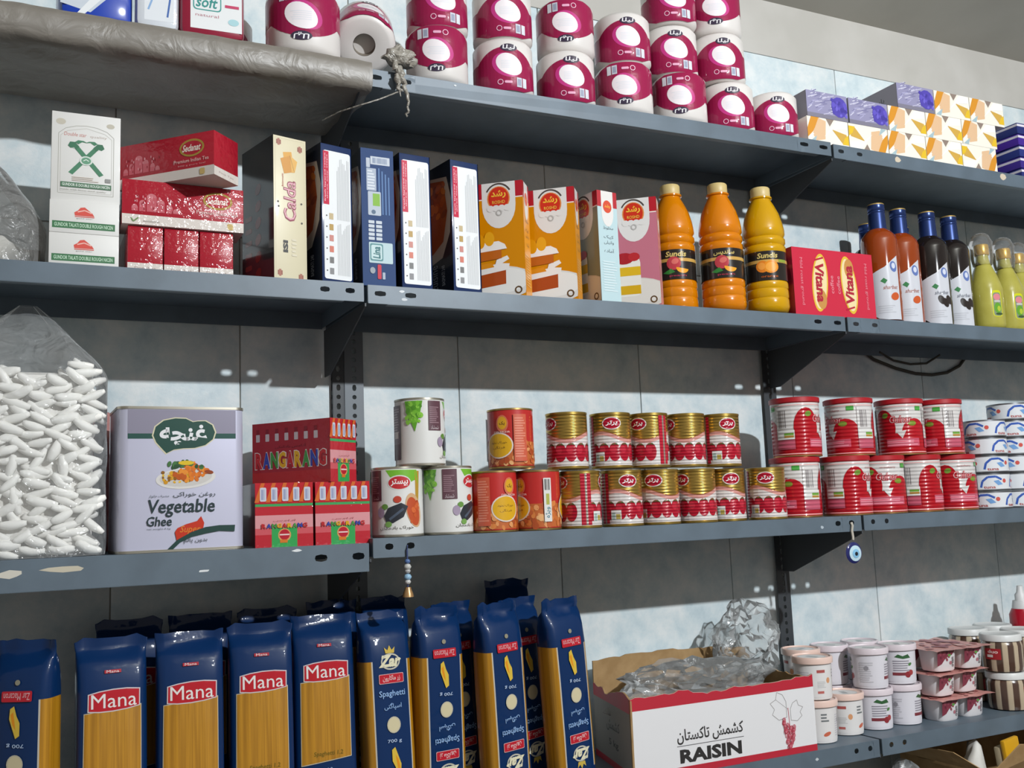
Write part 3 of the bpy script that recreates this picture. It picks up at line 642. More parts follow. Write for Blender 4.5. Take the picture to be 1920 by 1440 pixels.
for base, dark, kind, cx, l in (('#e0962c', '#cf8400', 'orange', .318, 'orange cake mix box beside the blue-edged white boxes'), ('#e0962c', '#cf8400', 'orange', .430, 'second orange cake mix box, its right neighbour pale blue'), ('#d98c8e', '#bd6f80', 'pink', .622, 'pink cake mix box beside the juice bottles')):
    a = math.radians(-40); x, y = corner(cx, -.264, w, a)
    thing('cake_mix_box', cake(base, dark, kind), l, 'cake mix box', (x, y, ZB), (0, 0, a), 'cake mix boxes')
P_ = carton(t, w, h, mat('#b4cdd2', .4, coat=.2), .0012, F=cake_narrow(t, h, '#b4cdd2', '#6d7a80'), L=cake_wide(w, h, '#8a8f80', 'pink'))
thing('cake_mix_box', P_, 'pale blue cake mix box showing its narrow side', 'cake mix box', (.485, -.260, ZB), (0, 0, math.radians(8)), 'cake mix boxes')

# ------------------------------------------------------------------ juice bottles
def juice(col, kind):
    J = mat(col, .22, coat=.9, spec=.6); r = .046
    pr = [(.03, 0), (.042, .004), (r, .014), (r, .030), (r - .0015, .033), (r, .036), (r, .050), (r - .0015, .053), (r, .056), (r, .066), (r - .001, .068), (r - .001, .134), (r, .136), (r, .146), (r - .0035, .15), (r, .155), (r, .163), (r - .0035, .168), (r, .174), (r - .0005, .185), (r - .003, .20), (r - .009, .222), (.029, .240), (.0225, .252), (.0215, .256), (.0245, .258), (.0245, .261), (.0195, .263)]
    mb = MB(); mb.lathe(pr, J, 40); body = mb.mesh('bottle', angle=50)
    mb = MB(); mb.lathe([(.0205, .262), (.0212, .264), (.0212, .281), (.0195, .2835), (.0001, .2838)], mat('#c6b076', .45), 30); cap = mb.mesh('cap')
    A = Art(rough=.3, coat=.9); C = 2 * PI * r; A.rect(-C / 2, .069, C / 2, .133, '#221d1a').up(); A.rect(-C / 2, .107, C / 2, .114, '#c49a4e').up()
    A.text('Sundis' if kind != 1 else ar('ساندیس'), -.022, .117, .022, .129, '#c9b36a', .03, .2)
    if kind == 2: A.ell(-.012, .099, .014, .013, '#d87a1c', 0, 16).up().ell(.006, .098, .016, .014, '#e08a20', 0, 18).up().ell(.006, .098, .012, .010, '#eaa040', 0, 16).ell(-.014, .1, .008, .008, '#e8963a', 0, 12).rect(.024, .108, .045, .114, '#8a9c3a')
    else: A.ell(-.006, .103, .015, .0145, '#b33a44', 0, 18).up().ell(-.003, .107, .008, .006, '#cf6a62', 20, 12).ell(.012, .092, .0135, .0105, '#e09a1c', -10, 16, 180, 360).up().poly([(-.03, .083), (-.012, .092), (-.004, .084), (-.018, .08)], '#2f7a34')
    A.text('peach' if kind != 2 else 'orange', -.016, .0735, .02, .0785, '#a8324c' if kind != 2 else '#b5561c', .01)
    return [('bottle', body), ('cap', cap), ('printed_label', A.cyl(r))]
for col, kind, x, y, l in (('#c97704', 0, .719, -.18, 'orange juice bottle behind the pink cake mix box'), ('#cc7604', 1, .813, -.222, 'deep orange juice bottle, middle of the three'), ('#c49304', 2, .922, -.232, 'yellow-orange juice bottle beside the red coffee box')):
    thing('juice_bottle', juice(col, kind), l, 'juice bottle', (x, y, ZB), (0, 0, -math.atan2(x + .534, 1.7) * .8), 'juice bottles')
# red box
def vit_art(w, h):
    A = Art(rough=.3, coat=.9, bump=.3, bscale=50); A.rect(0, 0, w, h, '#c32a42').up()
    for cx, s in ((.32, 1), (.68, -1)):
        A.ell(w * cx, h * .5, .023, .066, '#d8b23a', -6 * s, 28).up(); A.ell(w * cx, h * .5, .0195, .060, '#e3cfa0', -6 * s, 26).ell(w * (cx + .01), h * (.5 - .25 * s), .014, .022, '#c08a4a', 0, 16).up()
        A.text('Vitana', w * cx - .013, h * .2, w * cx + .013, h * .8, '#a8243a', .04, .1, -90 if s > 0 else 90); A.line([(w * cx - .012 * s, h * (.5 + .33 * s)), (w * cx + .014 * s, h * (.5 + .38 * s))], .004, '#b0243a')
        A.text('coffee', w * (cx + .14 * s) - .004, h * .35, w * (cx + .14 * s) + .006, h * .62, '#dd8592', .01, 0, 90)
        A.text('Mild roast ground', w * (cx - .22 * s) - .005, h * .15, w * (cx - .22 * s) + .005, h * .85, '#dd8592', .0, 0, -90)
    return A
w, h = .238, .151
thing('coffee_box', carton(w, .06, h, mat('#8c1d2e', .3, coat=.8, bump=.3, bscale=50), .0012, F=vit_art(w, h)), 'red box with two upright yellow ovals beside the juice', 'box', (.972, -.262, ZB), (0, 0, .01), None)
# syrup bottles
def syrup(col, fruit):
    J = mat(col, .12, coat=1, spec=.7); r = .0415
    mb = MB(); mb.lathe([(.034, 0), (.0405, .004), (r, .012), (r, .195), (r - .003, .207), (.03, .218), (.019, .226), (.0165, .232), (.0165, .25)], J, 40); body = mb.mesh('bottle', angle=50)
    FO = mat('#2c3f74', .25, .6); mb = MB(); mb.lathe([(.0215, .216), (.0205, .222), (.019, .262), (.0185, .2645), (.0195, .266), (.0195, .269), (.0185, .2705), (.0195, .272), (.0195, .284), (.0185, .287), (.0001, .2875)], FO, 30, mats=[FO] * 8 + [mat('#b79a5a', .4, .5)] * 2); foil = mb.mesh('neck_foil')
    A = Art(rough=.25, coat=.9); A.poly([(-.034, .018), (-.02, .008), (.0, .004), (.034, .004), (.034, .155), (.02, .145), (0, .128), (-.034, .112)], '#c6c8cf').up()
    A.ell(.021, .128, .009, .013, '#5f74ad', 10, 16).up().ell(.021, .130, .005, .007, '#c9cede', 0, 12)
    A.poly([(-.012, .095), (-.004, .102), (.004, .096), (-.002, .088)], '#3c7a4c').text('sharbat', -.006, .075, .028, .084, '#9a5a48' if fruit == 0 else '#5f6470', .01, .3)
    for k, (x, y) in enumerate(((.008, .062), (.018, .055), (.028, .062)) if fruit else ((.02, .058),)): A.ell(x, y, .0075 if fruit else .011, .012 if fruit else .009, '#2b2422' if fruit else '#c0562a', 25, 14)
    A.bars(-.02, .02, .02, .04, 4, '#b4b6bd', .6, .3); return [('bottle', body), ('neck_foil', foil), ('printed_label', A.cyl(r))]
SO, SD = syrup('#8a380e', 0), syrup('#1d1716', 1)
for P_, x, y, l, g in ((SO, 1.277, -.222, 'orange-red syrup bottle beside the red coffee box', 0), (SO, 1.362, -.208, 'orange-red syrup bottle next to the dark ones', 0), (SD, 1.452, -.214, 'dark syrup bottle next to the orange-red ones', 0), (SD, 1.538, -.205, 'dark syrup bottle next to the lemon juice', 0),
                    (SD, 1.385, -.085, 'dark syrup bottle standing behind the orange-red ones', 1), (SD, 1.50, -.09, 'dark syrup bottle in the back row', 1)):
    thing('syrup_bottle', P_, l, 'bottle', (x, y, ZB), (0, 0, -.62 if not g else -.4), 'syrup bottles with blue foil')
# lemon juice bottles
def lemon():
    Y = mat('#a9a24c', .3, coat=.7, mott='#a09942', mscale=30); r = .04
    mb = MB(); mb.lathe([(.033, 0), (.039, .004), (r, .012), (r, .10), (r - .004, .118), (.028, .142), (.018, .166), (.0145, .182), (.0145, .192)], Y, 36); body = mb.mesh('bottle', angle=50)
    mb = MB(); mb.lathe([(.0165, .19), (.0175, .193), (.0175, .214), (.016, .217), (.0001, .2175)], mat('#c39a3c', .3, .4), 26); cap = mb.mesh('cap')
    mb = MB(); mb.lathe([(.0225, .165), (.0265, .185), (.0255, .205), (.0275, .222), (.020, .240), (.012, .246)], CLEAR, 22); wrap = mb.mesh('shrink_sleeve')
    A = Art(rough=.3, coat=.7); A.rrect(-.013, .028, .013, .094, .008, '#c6c81c').up().rrect(-.0105, .03, .0105, .088, .006, '#7d8a70').up().ell(0, .077, .0095, .0085, '#cf7f86', 0, 14).ell(0, .05, .0095, .013, '#5f9a30', 0, 14).up().ell(.003, .048, .005, .007, '#a8b83a', 0, 10).rect(-.008, .064, .008, .069, '#b9b9b0').ell(.003, .035, .01, .003, '#3d5230', 0, 10)
    return [('bottle', body), ('cap', cap), ('shrink_sleeve', wrap), ('printed_label', A.cyl(r))]
LP = lemon()
for x, y, l in ((1.622, -.225, 'lemon juice bottle next to the dark syrup'), (1.715, -.215, 'second lemon juice bottle from the dark syrup'), (1.80, -.19, 'lemon juice bottle cut by the right edge, second shelf')):
    thing('lemon_juice_bottle', LP, l, 'bottle', (x, y, ZB), (0, 0, -.25), 'lemon juice bottles')
# plastic bag of white pieces at the far left of the second shelf
def bagmesh(c, w, d, h, m, seed, top, n=30, rows=18, bulge=1):
    """soft bag: superellipse rings rising from the base and gathered at a neck point"""
    mb = MB(); V = []
    for j in range(rows + 1):
        t = j / rows; z = c[2] + .001 + (h) * t
        k = 1 if t < top else max(.1, 1 - ((t - top) / (1 - top)) ** 1.3 * .9)
        nx = max(0, (t - top) / (1 - top)) if top < 1 else 0
        for i in range(n):
            a = 2 * PI * i / n; ca, sa = math.cos(a), math.sin(a); e = .5 if t < top else .5 + .5 * nx
            x = math.copysign(abs(ca) ** e, ca) * w / 2 * k; y = math.copysign(abs(sa) ** e, sa) * d / 2 * (k if t < top else k ** 1.2)
            q = 1 + .05 * bulge * noise.noise(Vector((x * 30, y * 30, z * 22 + seed))) + (.22 * nx * noise.noise(Vector((ca * 2.5, sa * 2.5, t * 6 + seed))))
            V.append((c[0] + x * q, c[1] + y * q, z))
    Fc = [(j * n + i, j * n + (i + 1) % n, (j + 1) * n + (i + 1) % n, (j + 1) * n + i) for j in range(rows) for i in range(n)]
    mb.add(V, Fc + [list(range(n))[::-1]], m); return mb.mesh('plastic_film', angle=80)
mb = blob((-.60, -.16, ZB + .03), (.075, .08, .03), mat('#cfccc4', .8), 4, .25, 3, 3, ZB + .0005)
inn = mb.mesh('white_filling', angle=80)
mb = MB(); mb.box((-.535, -.15, ZB), (-.507, -.07, ZB + .05), mat('#86745a', .8)); br = mb.mesh('brown_card', bevel=.003)
thing('snack_bag', [('plastic_film', bagmesh((-.6, -.165, ZB), .20, .19, .2, GREYFILM, 2, .35)), ('white_filling', inn), ('brown_card', br)], 'cloudy plastic bag with white filling at the left end, second shelf', 'plastic bag')

# ------------------------------------------------------------------ third shelf, left bay
ZC = -.0055
# white candy pieces packed in a clear bag
mb = MB(); V = []; n = 7; rows = 9
for j in range(rows):
    t = j / (rows - 1); r = .0075 * math.sin(PI * (.08 + .84 * t)) ** .55; z = (t - .5) * .043; bx = .0015 * math.sin(PI * t)
    for i in range(n): a = 2 * PI * i / n; V.append((bx + r * math.cos(a), r * math.sin(a), z))
mb.add(V, [(j * n + i, j * n + (i + 1) % n, (j + 1) * n + (i + 1) % n, (j + 1) * n + i) for j in range(rows - 1) for i in range(n)] + [list(range(n))[::-1], list(range((rows - 1) * n, rows * n))], mat('#f3f1ec', .6))
CANDY = mb.mesh('sugar_candy', angle=80)
R = random.Random(11); cnt = 0
for layer in range(2):
    z = ZC + .012; row = 0
    while z < .295:
        x = -.622 + R.uniform(0, .02)
        while x < -.428:
            top = .278 + .012 * math.sin(x * 40)
            if z < top and cnt < 300:
                yy = -.248 + layer * .017 + R.uniform(-.003, .004) + (0 if x < -.44 else .010 * ((x + .44) / .022))
                o = tag(link('sugar_candy', CANDY, None, (x + R.uniform(-.003, .003), yy, z + R.uniform(-.003, .003)), (R.uniform(-.25, .25), PI / 2 + R.gauss(0, .5), R.uniform(-.25, .25))), 'white spindle-shaped sugar candy inside the large clear bag', 'candy', 'white candies packed in the clear bag')
                k = R.uniform(.8, 1.12); o.scale = (k, k, R.uniform(.75, 1.05)); cnt += 1
            x += R.uniform(.031, .038)
        z += .0122; row += 1
mb = MB(); mb.box((-.635, -.238, ZC + .001), (-.428, -.1, .276), mat('#e9e6e0', .8)); 
cb = mb.mesh('packed_candy', bevel=.02)
thing('candy_bag', [('plastic_film', bagmesh((-.524, -.178, ZC), .236, .18, .392, film('bag_film', '#d0d3d5', .17, .12, 18, .9), 5, .70, 40, 26, .4)), ('packed_candy', cb)], 'large clear plastic bag of white candy beside the ghee tin', 'plastic bag')
A = Art(rough=.5); R = random.Random(3)
for k in range(9): A.rect(0, .14 + k * .0075, .03 - .008 * R.random(), .1435 + k * .0075, '#b23a44')
thing('red_packet', carton(.034, .06, .235, mat('#8c4a48', .6, mott='#a8706a', mscale=40), .003, 'wrapper', F=A), 'red and pink packet squeezed between the candy bag and the tin', 'packet', (-.427, -.08, ZC + .001))
# ghee tin
w, d, h = .192, .13, .226
def rrp(w, d, r, n=6):
    p = []
    for cx, cy, a in ((w - r, d - r, 0), (r, d - r, 90), (r, r, 180), (w - r, r, 270)):
        for k in range(n + 1): t = math.radians(a + 90 * k / n); p.append((cx + r * math.cos(t), cy + r * math.sin(t)))
    return p
def prism(w, d, z0, z1, r, m, grow=0, mb=None):
    mb = mb or MB(); p = [((x - w / 2) * (1 + grow / w * 2) + w / 2, (y - d / 2) * (1 + grow / d * 2) + d / 2) for x, y in rrp(w, d, r)]; n = len(p)
    mb.add([(x, y, z) for z in (z0, z1) for x, y in p], [list(range(n))[::-1], list(range(n, 2 * n))] + [(i, (i + 1) % n, n + (i + 1) % n, n + i) for i in range(n)], m); return mb
GS = dict(rough=.33, metal=.25, spec=.5)
body = prism(w, d, .003, h - .003, .016, mat('#c0c0d4', **GS)).mesh('tin_body')
rim = prism(w, d, h - .004, h, .016, TIN, .0012).mesh('top_seam'); rim2 = prism(w, d, 0, .004, .016, TIN, .0012).mesh('bottom_seam')
A = Art(**GS); X = lambda x: .004 + (x - 105) / 865 * .184; Y = lambda y: (1102 - y) / 1018 * h
Tp = lambda p: [(X(a), Y(b)) for a, b in p]
x0, x1 = .014, w - .014
A.rect(x0, Y(290), x1, h - .005, '#858192'); A.rect(x0, Y(312), x1, Y(275), '#1f4a43').up()
HT = [(318, 290), (335, 225), (395, 178), (480, 160), (560, 163), (612, 188), (645, 182), (705, 180), (758, 210), (780, 265), (763, 318), (705, 363), (625, 384), (540, 387), (470, 396), (415, 424), (383, 390), (340, 342)]
A.poly(Tp(HT), '#c9c3a6').up(); cx, cy = 550, 280
A.poly(Tp([(cx + (a - cx) * .955, cy + (b - cy) * .94) for a, b in HT]), '#1d443b').up()
A.text(ar('غنچه'), X(372), Y(372), X(712), Y(212), '#d9d9dc', .035)
A.ell(X(560), Y(592), .0455, .0165, '#d6d3d0', 4, 30).up().ell(X(560), Y(588), .040, .0135, '#c7c3bf', 4, 28).up()
A.dots(X(390), Y(620), X(600), Y(540), 60, .0032, ['#d9a21a', '#c98e12', '#e0b53a', '#8a5a14'], 3, lambda x, y: ((x - X(500)) / .026) ** 2 + ((y - Y(580)) / .0125) ** 2 < 1)
A.dots(X(460), Y(610), X(710), Y(480), 60, .0045, ['#cf6a14', '#d9781c', '#b8540f', '#e08a2a'], 5, lambda x, y: ((x - X(590)) / .026) ** 2 + ((y - Y(545)) / .0145) ** 2 < 1)
A.dots(X(410), Y(520), X(680), Y(450), 22, .0045, ['#2f5a30', '#3f6e3a', '#244a2a'], 7, lambda x, y: y > Y(515) - abs(x - X(540)) * .5 and y < Y(452) - abs(x - X(540)) * .35)
A.up().ell(X(560), Y(484), .012, .0035, '#d6b524', 0, 14).ell(X(725), Y(550), .007, .003, '#8a3c18', -10, 12)
A.text(ar('روغن خوراکی'), X(470), Y(727), X(770), Y(688), '#3f4a50', .0).text(ar('مصرف خانوار'), X(300), Y(726), X(440), Y(704), '#5b646a')
A.text('Vegetable', X(288), Y(862), X(768), Y(738), '#27383c', .012, .12).text('Ghee', X(285), Y(922), X(462), Y(855), '#27383c', .012, .12).text('net weight 4 kg', X(288), Y(948), X(452), Y(936), '#5b646a')
A.poly(Tp([(482, 968), (500, 940), (560, 915), (640, 895), (668, 862), (690, 910), (680, 960), (640, 985), (560, 1003), (495, 1024)]), '#c2331c').up().text('Super', X(520), Y(985), X(660), Y(925), '#d98a2c', .0, .3)
A.poly(Tp([(430, 1085), (500, 1020), (600, 970), (700, 940), (800, 930), (915, 932), (910, 978), (800, 970), (700, 985), (600, 1005), (520, 1040), (470, 1085)]), '#24423d'); A.text(ar('بدون پالم'), X(545), Y(1052), X(712), Y(1010), '#4b5458')
thing('ghee_tin', [('tin_body', body, [('top_seam', rim), ('bottom_seam', rim2)]), ('printed_face', A.mesh(FRONT(w, d, h)))], 'large silver-lilac ghee tin with a green heart logo', 'tin', (-.3955, -.262, ZC + .0002), (0, 0, .02))
# candy boxes with coloured letters
COLS = ['#b3262c', '#2c3f9a', '#3c8a3c', '#d0a01c', '#b3262c', '#d0a01c', '#3c8a3c', '#2c3f9a', '#b3262c']
def rang(w, h, big=False):
    A = Art(rough=.3, coat=.9, bump=.35, bscale=60)
    if big:
        A.rect(0, 0, w, h, '#96202a').up(); A.rect(0, 0, w, h * .2, '#a82626')
        for k in range(7): A.rrect(w * (.05 + .125 * k), h * .7, w * (.10 + .125 * k), h * .82, .001, '#b9adb0').rect(w * (.055 + .125 * k), h * .82, w * (.095 + .125 * k), h * .9, '#7a1420')
        A.text(ar('آدامس بادکنکی'), w * .3, h * .57, w * .7, h * .63, '#5a0f18')
        y0, y1 = h * .26, h * .52
    else:
        for k in range(10):
            y = h * k / 10; c = '#b32632' if k in (0, 1, 5, 6) else '#c4545c' if k == 2 else '#cf8f94' if k in (3, 4) else '#b8242e'
            A.rect(0, y, w, y + h / 10 + .0003, c)
        A.up().rect(0, h * .635, w, h * .675, '#3f9a5a').rect(w * .28, 0, w * .72, h * .3, '#349a50').up().ell(w * .5, h * .19, .0105, .0105, '#d0955c', 0, 18).up().ell(w * .5, h * .195, .0085, .0085, '#b02030', 0, 16).up().rect(w * .5 - .008, h * .185, w * .5 + .008, h * .205, '#e0c9c4').rect(w * .42, h * .07, w * .55, h * .12, '#c9742c')
        A.rect(0, h * .68, w, h, '#b51f2a').up()
        for k in range(5):
            x = w * (.05 + .19 * k); A.poly([(x - .006, h * .7), (x + .001, h * .7), (x + .011, h), (x + .005, h)], '#c9642c').up().rrect(x + .003, h * .715, x + w * .14, h * .93, .002, '#c4c6d2').up().barcode(x + .005, h * .74, x + w * .12, h * .9, '#8a90b4', 4)
        A.text(ar('آدامس'), w * .3, h * .4, w * .7, h * .43, '#8c2832'); y0, y1 = h * .3, h * .37
    A.up(); m0 = w * (.04 if big else .1); ww = (w - 2 * m0) / 9
    for k, ch in enumerate('RANGARANG'):
        if big: A.text(ch, m0 + k * ww - .0012, y0 - .0012, m0 + (k + 1) * ww + .0002, y1 + .0012, '#d8d0cc', .05)
        A.up().text(ch, m0 + k * ww, y0, m0 + (k + .92) * ww, y1, COLS[k], .05); A.z -= 1
    return A
RB = mat('#8f1c26', .3, coat=.8, bump=.35, bscale=60)
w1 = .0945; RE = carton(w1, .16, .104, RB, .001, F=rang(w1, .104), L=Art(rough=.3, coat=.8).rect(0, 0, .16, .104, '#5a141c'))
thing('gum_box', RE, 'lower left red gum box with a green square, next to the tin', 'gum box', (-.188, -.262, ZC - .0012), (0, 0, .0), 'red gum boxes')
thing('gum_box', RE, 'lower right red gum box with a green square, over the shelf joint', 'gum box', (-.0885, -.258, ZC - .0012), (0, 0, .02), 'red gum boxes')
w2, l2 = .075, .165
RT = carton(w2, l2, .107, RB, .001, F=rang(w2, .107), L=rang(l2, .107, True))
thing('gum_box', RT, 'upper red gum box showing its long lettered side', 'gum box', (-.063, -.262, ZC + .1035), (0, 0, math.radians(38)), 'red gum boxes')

# ------------------------------------------------------------------ third shelf, middle bay: cans
Z0 = .0008
def can(r, h, bodym, art, rim=TIN):
    mb = MB(); mb.lathe([(r - .001, .0035), (r, .0045), (r, h - .0045), (r - .001, h - .0035)], bodym, 40); b = mb.mesh('can_body', angle=60)
    mb = MB(); mb.lathe([(r - .006, .001), (r - .003, 0), (r + .0007, .0006), (r + .0008, .0036), (r - .0008, .0042)], rim, 40); q0 = mb.mesh('bottom_rim', angle=60); mb = MB()
    mb.lathe([(r - .0008, h - .0042), (r + .0008, h - .0036), (r + .0007, h - .0005), (r - .002, h), (r - .0035, h - .004), (.0001, h - .0042)], rim, 40); q = mb.mesh('top_rim', angle=60)
    return [('can_body', b), ('bottom_rim', q0), ('top_rim', q), ('printed_label', art.cyl(r))]
def egg_art(r, h):
    A = Art(rough=.35, coat=.3); C = 2 * PI * r; A.rect(-C / 2, .005, C / 2, h - .005, '#d6d5d2').up()
    for off in (-C / 2, 0, C / 2):
        a, b = off - .052, off + .052
        def P(p): return [(off + x, y) for x, y in p]
        if off == 0:
            A.poly(P([(-.018, h - .006), (.04, h - .006), (.044, h - .03), (.035, h - .024), (.02, h - .03), (-.01, h - .018)]), '#6fae2c').poly(P([(.036, h - .008), (.047, h - .008), (.043, .055), (.036, .06)]), '#b08a2c').up()
            A.ell(off + .006, h - .028, .021, .013, '#d0d0cc', 0, 24).up().ell(off + .006, h - .028, .019, .011, '#b8242c', 0, 22).up().text(ar('بیستر'), off - .009, h - .034, off + .021, h - .022, '#ececea', .02)
            A.ell(off + .032, .045, .0155, .030, '#c9a27a', 14, 24).up().ell(off + .031, .043, .0125, .025, '#b84a22', 14, 22).up().dots(off + .022, .025, off + .04, .062, 12, .004, ['#a83c1a', '#cf6430', '#c05526'], 2)
            A.poly(P([(-.022, .036), (-.014, .05), (.008, .058), (.02, .052), (.012, .034), (-.006, .024), (-.018, .026)]), '#262a33').up().line(P([(-.012, .03), (.012, .048)]), .004, '#4a5566')
            A.ell(off + .002, .064, .007, .006, '#b8402c', 0, 12).ell(off - .028, .042, .007, .009, '#9a8aa0', 0, 14).ell(off - .02, .052, .006, .005, '#5f8a3c', 0, 10).ell(off - .014, .022, .006, .005, '#6f9a4c', 0, 10)
            A.text(ar('خوراک بادمجان'), off - .03, .012, off + .03, .019, '#55524c')
    A.rect(-.052, .062, -.026, h - .006, '#5a3a44').up().bars(-.05, .075, -.03, h - .015, 9, '#8d7078', .5, .4).text(ar('شمشاد'), -.048, .064, -.032, .071, '#c9bcc0')
    A.poly([(-.094, h - .006), (-.062, h - .006), (-.066, .095), (-.072, .075), (-.076, .06), (-.082, .075), (-.09, .09)], '#5c9c26').up().dots(-.09, .075, -.066, h - .01, 26, .005, ['#6fb030', '#4c8a20', '#84c040'], 4)
    A.rect(-.132, .012, -.105, h - .012, '#6a5a64').up().bars(-.13, .06, -.107, h - .015, 10, '#a89aa4', .5, .3).rect(-.13, .012, -.107, .04, '#4d2c38').rect(-.124, .05, -.11, .062, '#c9c6c4')
    return A
EC = can(.0445, .1205, mat('#cfcdc9', .35, coat=.3), egg_art(.0445, .1205))
def pea_art(r, h):
    A = Art(rough=.35, coat=.3); C = 2 * PI * r; A.rect(-C / 2, .005, C / 2, h - .005, '#b52320').up()
    A.rect(-C / 2, .006, C / 2, h * .44, '#b8602c').up(); A.dots(-C / 2, .008, C / 2, h * .45, 150, .0058, ['#cf7c3c', '#c46a2c', '#d8925a', '#b8582a', '#e0a870', '#a84a20'], 6)
    for off in (-.05, .062):
        A.up().ell(off, h * .38, .027, .024, '#d8c8be', 0, 24).up().ell(off, h * .38, .0245, .0215, '#d2a012', 0, 24).up().text(ar('خوراک نخود'), off - .016, h * .40, off + .016, h * .45, '#5a3c10').text(ar('فرنگی'), off - .012, h * .32, off + .012, h * .37, '#6a4810')
        A.ell(off + .008, h * .74, .011, .016, '#c96a4a', 0, 18).up().ell(off + .008, h * .75, .0085, .012, '#d09a1c', 0, 16).up().text(ar('یک'), off + .003, h * .71, off + .013, h * .78, '#5a3c10', .02).text('DELPAZIR', off - .008, h * .585, off + .022, h * .615, '#e0c4bc', .01)
    for q in (-.090, .102): A.rect(q - .012, .012, q + .012, h - .012, '#c4573c').up().bars(q - .01, .02, q + .01, h - .016, 16, '#d8836a', .5, .3)
    A.rrect(.002, h * .14, .016, h * .86, .001, '#d6d4d0').up().barcode(.004, h * .66, .014, h * .84, '#40403e', 6).rect(.006, h * .42, .012, h * .6, '#a8a84c').text(ar('ویژه'), .004, h * .2, .014, h * .38, '#3f7a8a', .01, 0, 90)
    return A
PC = can(.0425, .1105, mat('#b52320', .35, coat=.3), pea_art(.0425, .1105), mat('#b59a62', .3, .9))
def tom_art(r, h):
    G = GOLD; kw = dict(rough=.28, coat=.5, rib=52); A = Art(**kw); C = 2 * PI * r
    n = 24
    for k in range(n):
        a, b = -C / 2 + C * k / n, -C / 2 + C * (k + 1) / n; f = lambda x: h * (.52 + .075 * math.sin(x / C * 4 * PI + .4))
        A.poly([(a, .005), (b, .005), (b, f(b)), (a, f(a))], '#d0c9c6'); A.z -= .03; A.poly([(a, f(a)), (b, f(b)), (b, f(b) + .007), (a, f(a) + .007)], '#c98c84'); A.z -= .03
        A.poly([(a, f(a) + .0075), (b, f(b) + .0075), (b, f(b) + .0088), (a, f(a) + .0088)], '#9a5a2c'); A.z -= .03
    A.up(); st = C / 12
    for k in range(12):
        x = -C / 2 + st * (k + .5)
        if k == 5: continue
        A.z += .05; A.ell(x, h * .285, st * .56, h * .165, '#a5142a', 0, 16); A.z += .01; A.ell(x - .003, h * .33, st * .3, h * .07, '#b92a3c', 20, 10)
    A.up()
    for k in range(12):
        x = -C / 2 + st * (k + .5)
        if k == 5: continue
        A.poly([(x - .007, h * .405), (x - .002, h * .445), (x, h * .43), (x + .003, h * .45), (x + .008, h * .4), (x + .001, h * .42)], '#4a5a34')
    for cx in (-.055, .048):
        A.ell(cx, h * .80, .0185, .0125, '#d8cfcb', 0, 24).up().ell(cx, h * .80, .0165, .0105, '#a3122c', 0, 24).up().text(ar('برتر'), cx - .011, h * .755, cx + .011, h * .845, '#eeeaea', .03, .2); A.z -= 2
    A.rect(-.012, .006, -.0035, h - .006, '#b02034').rect(.0005, .006, .008, h - .006, '#b02034').rect(-.0035, .006, .0005, h - .006, '#8a8276').up()
    A.rrect(.012, h * .1, .032, h * .29, .001, '#d4d2cf').up().rect(.022, h * .13, .03, h * .22, '#a8964a').rect(.014, h * .12, .02, h * .25, '#9ab0a8')
    A.rrect(-.108, h * .1, -.09, h * .33, .001, '#d4d2cf').up().bars(-.107, h * .11, -.091, h * .32, 7, '#4a4a4c', .45, 0)
    return A
TC = can(.0395, .1075, GOLD, tom_art(.0395, .1075), mat('#b59a52', .28, .9))
def put(P_, x, y, z, rz, l, cat, g, nm='food_can'): thing(nm, P_, l, cat, (x, y, z), (0, 0, math.radians(rz)), g)
GE, GP, GT = 'white eggplant cans', 'red chickpea cans', 'gold tomato paste cans'
ce = lambda px, Y: px
put(EC, .068, -.222, Z0, -22, 'eggplant stew can at the left end, its picture facing us', 'can', GE)
put(EC, .163, -.222, Z0, 34, 'eggplant stew can standing next to the chickpea cans', 'can', GE)
put(PC, .2528, -.226, Z0, 72, 'chickpea can beside the eggplant cans, yellow badge at its right edge', 'can', GP)
put(PC, .3430, -.226, Z0, -15, 'chickpea can with a white price strip, bottom row', 'can', GP)
for k, (x, rz) in enumerate(((.431, -10), (.525, -82), (.612, -119), (.702, -151), (.79, -88), (.882, -110))):
    put(TC, x, -.232 + (.018 if k == 4 else 0), Z0, rz, 'gold tomato paste can, %s in the bottom row counted from the chickpeas' % ('first', 'second', 'third', 'fourth', 'fifth', 'sixth')[k], 'can', GT)
put(EC, .116, -.216, Z0 + .1213, 66, 'eggplant stew can alone on top of the two others', 'can', GE)
put(PC, .294, -.222, Z0 + .1145, -140, 'chickpea can standing alone on the lower cans', 'can', GP)
for k, (x, rz) in enumerate(((.412, -154), (.510, -97), (.598, 16), (.688, -161), (.776, -82))):
    put(TC, x, -.226, Z0 + .1115, rz, 'gold tomato paste can, %s from the left in the top row' % ('first', 'second', 'third', 'fourth', 'fifth')[k], 'can', GT)
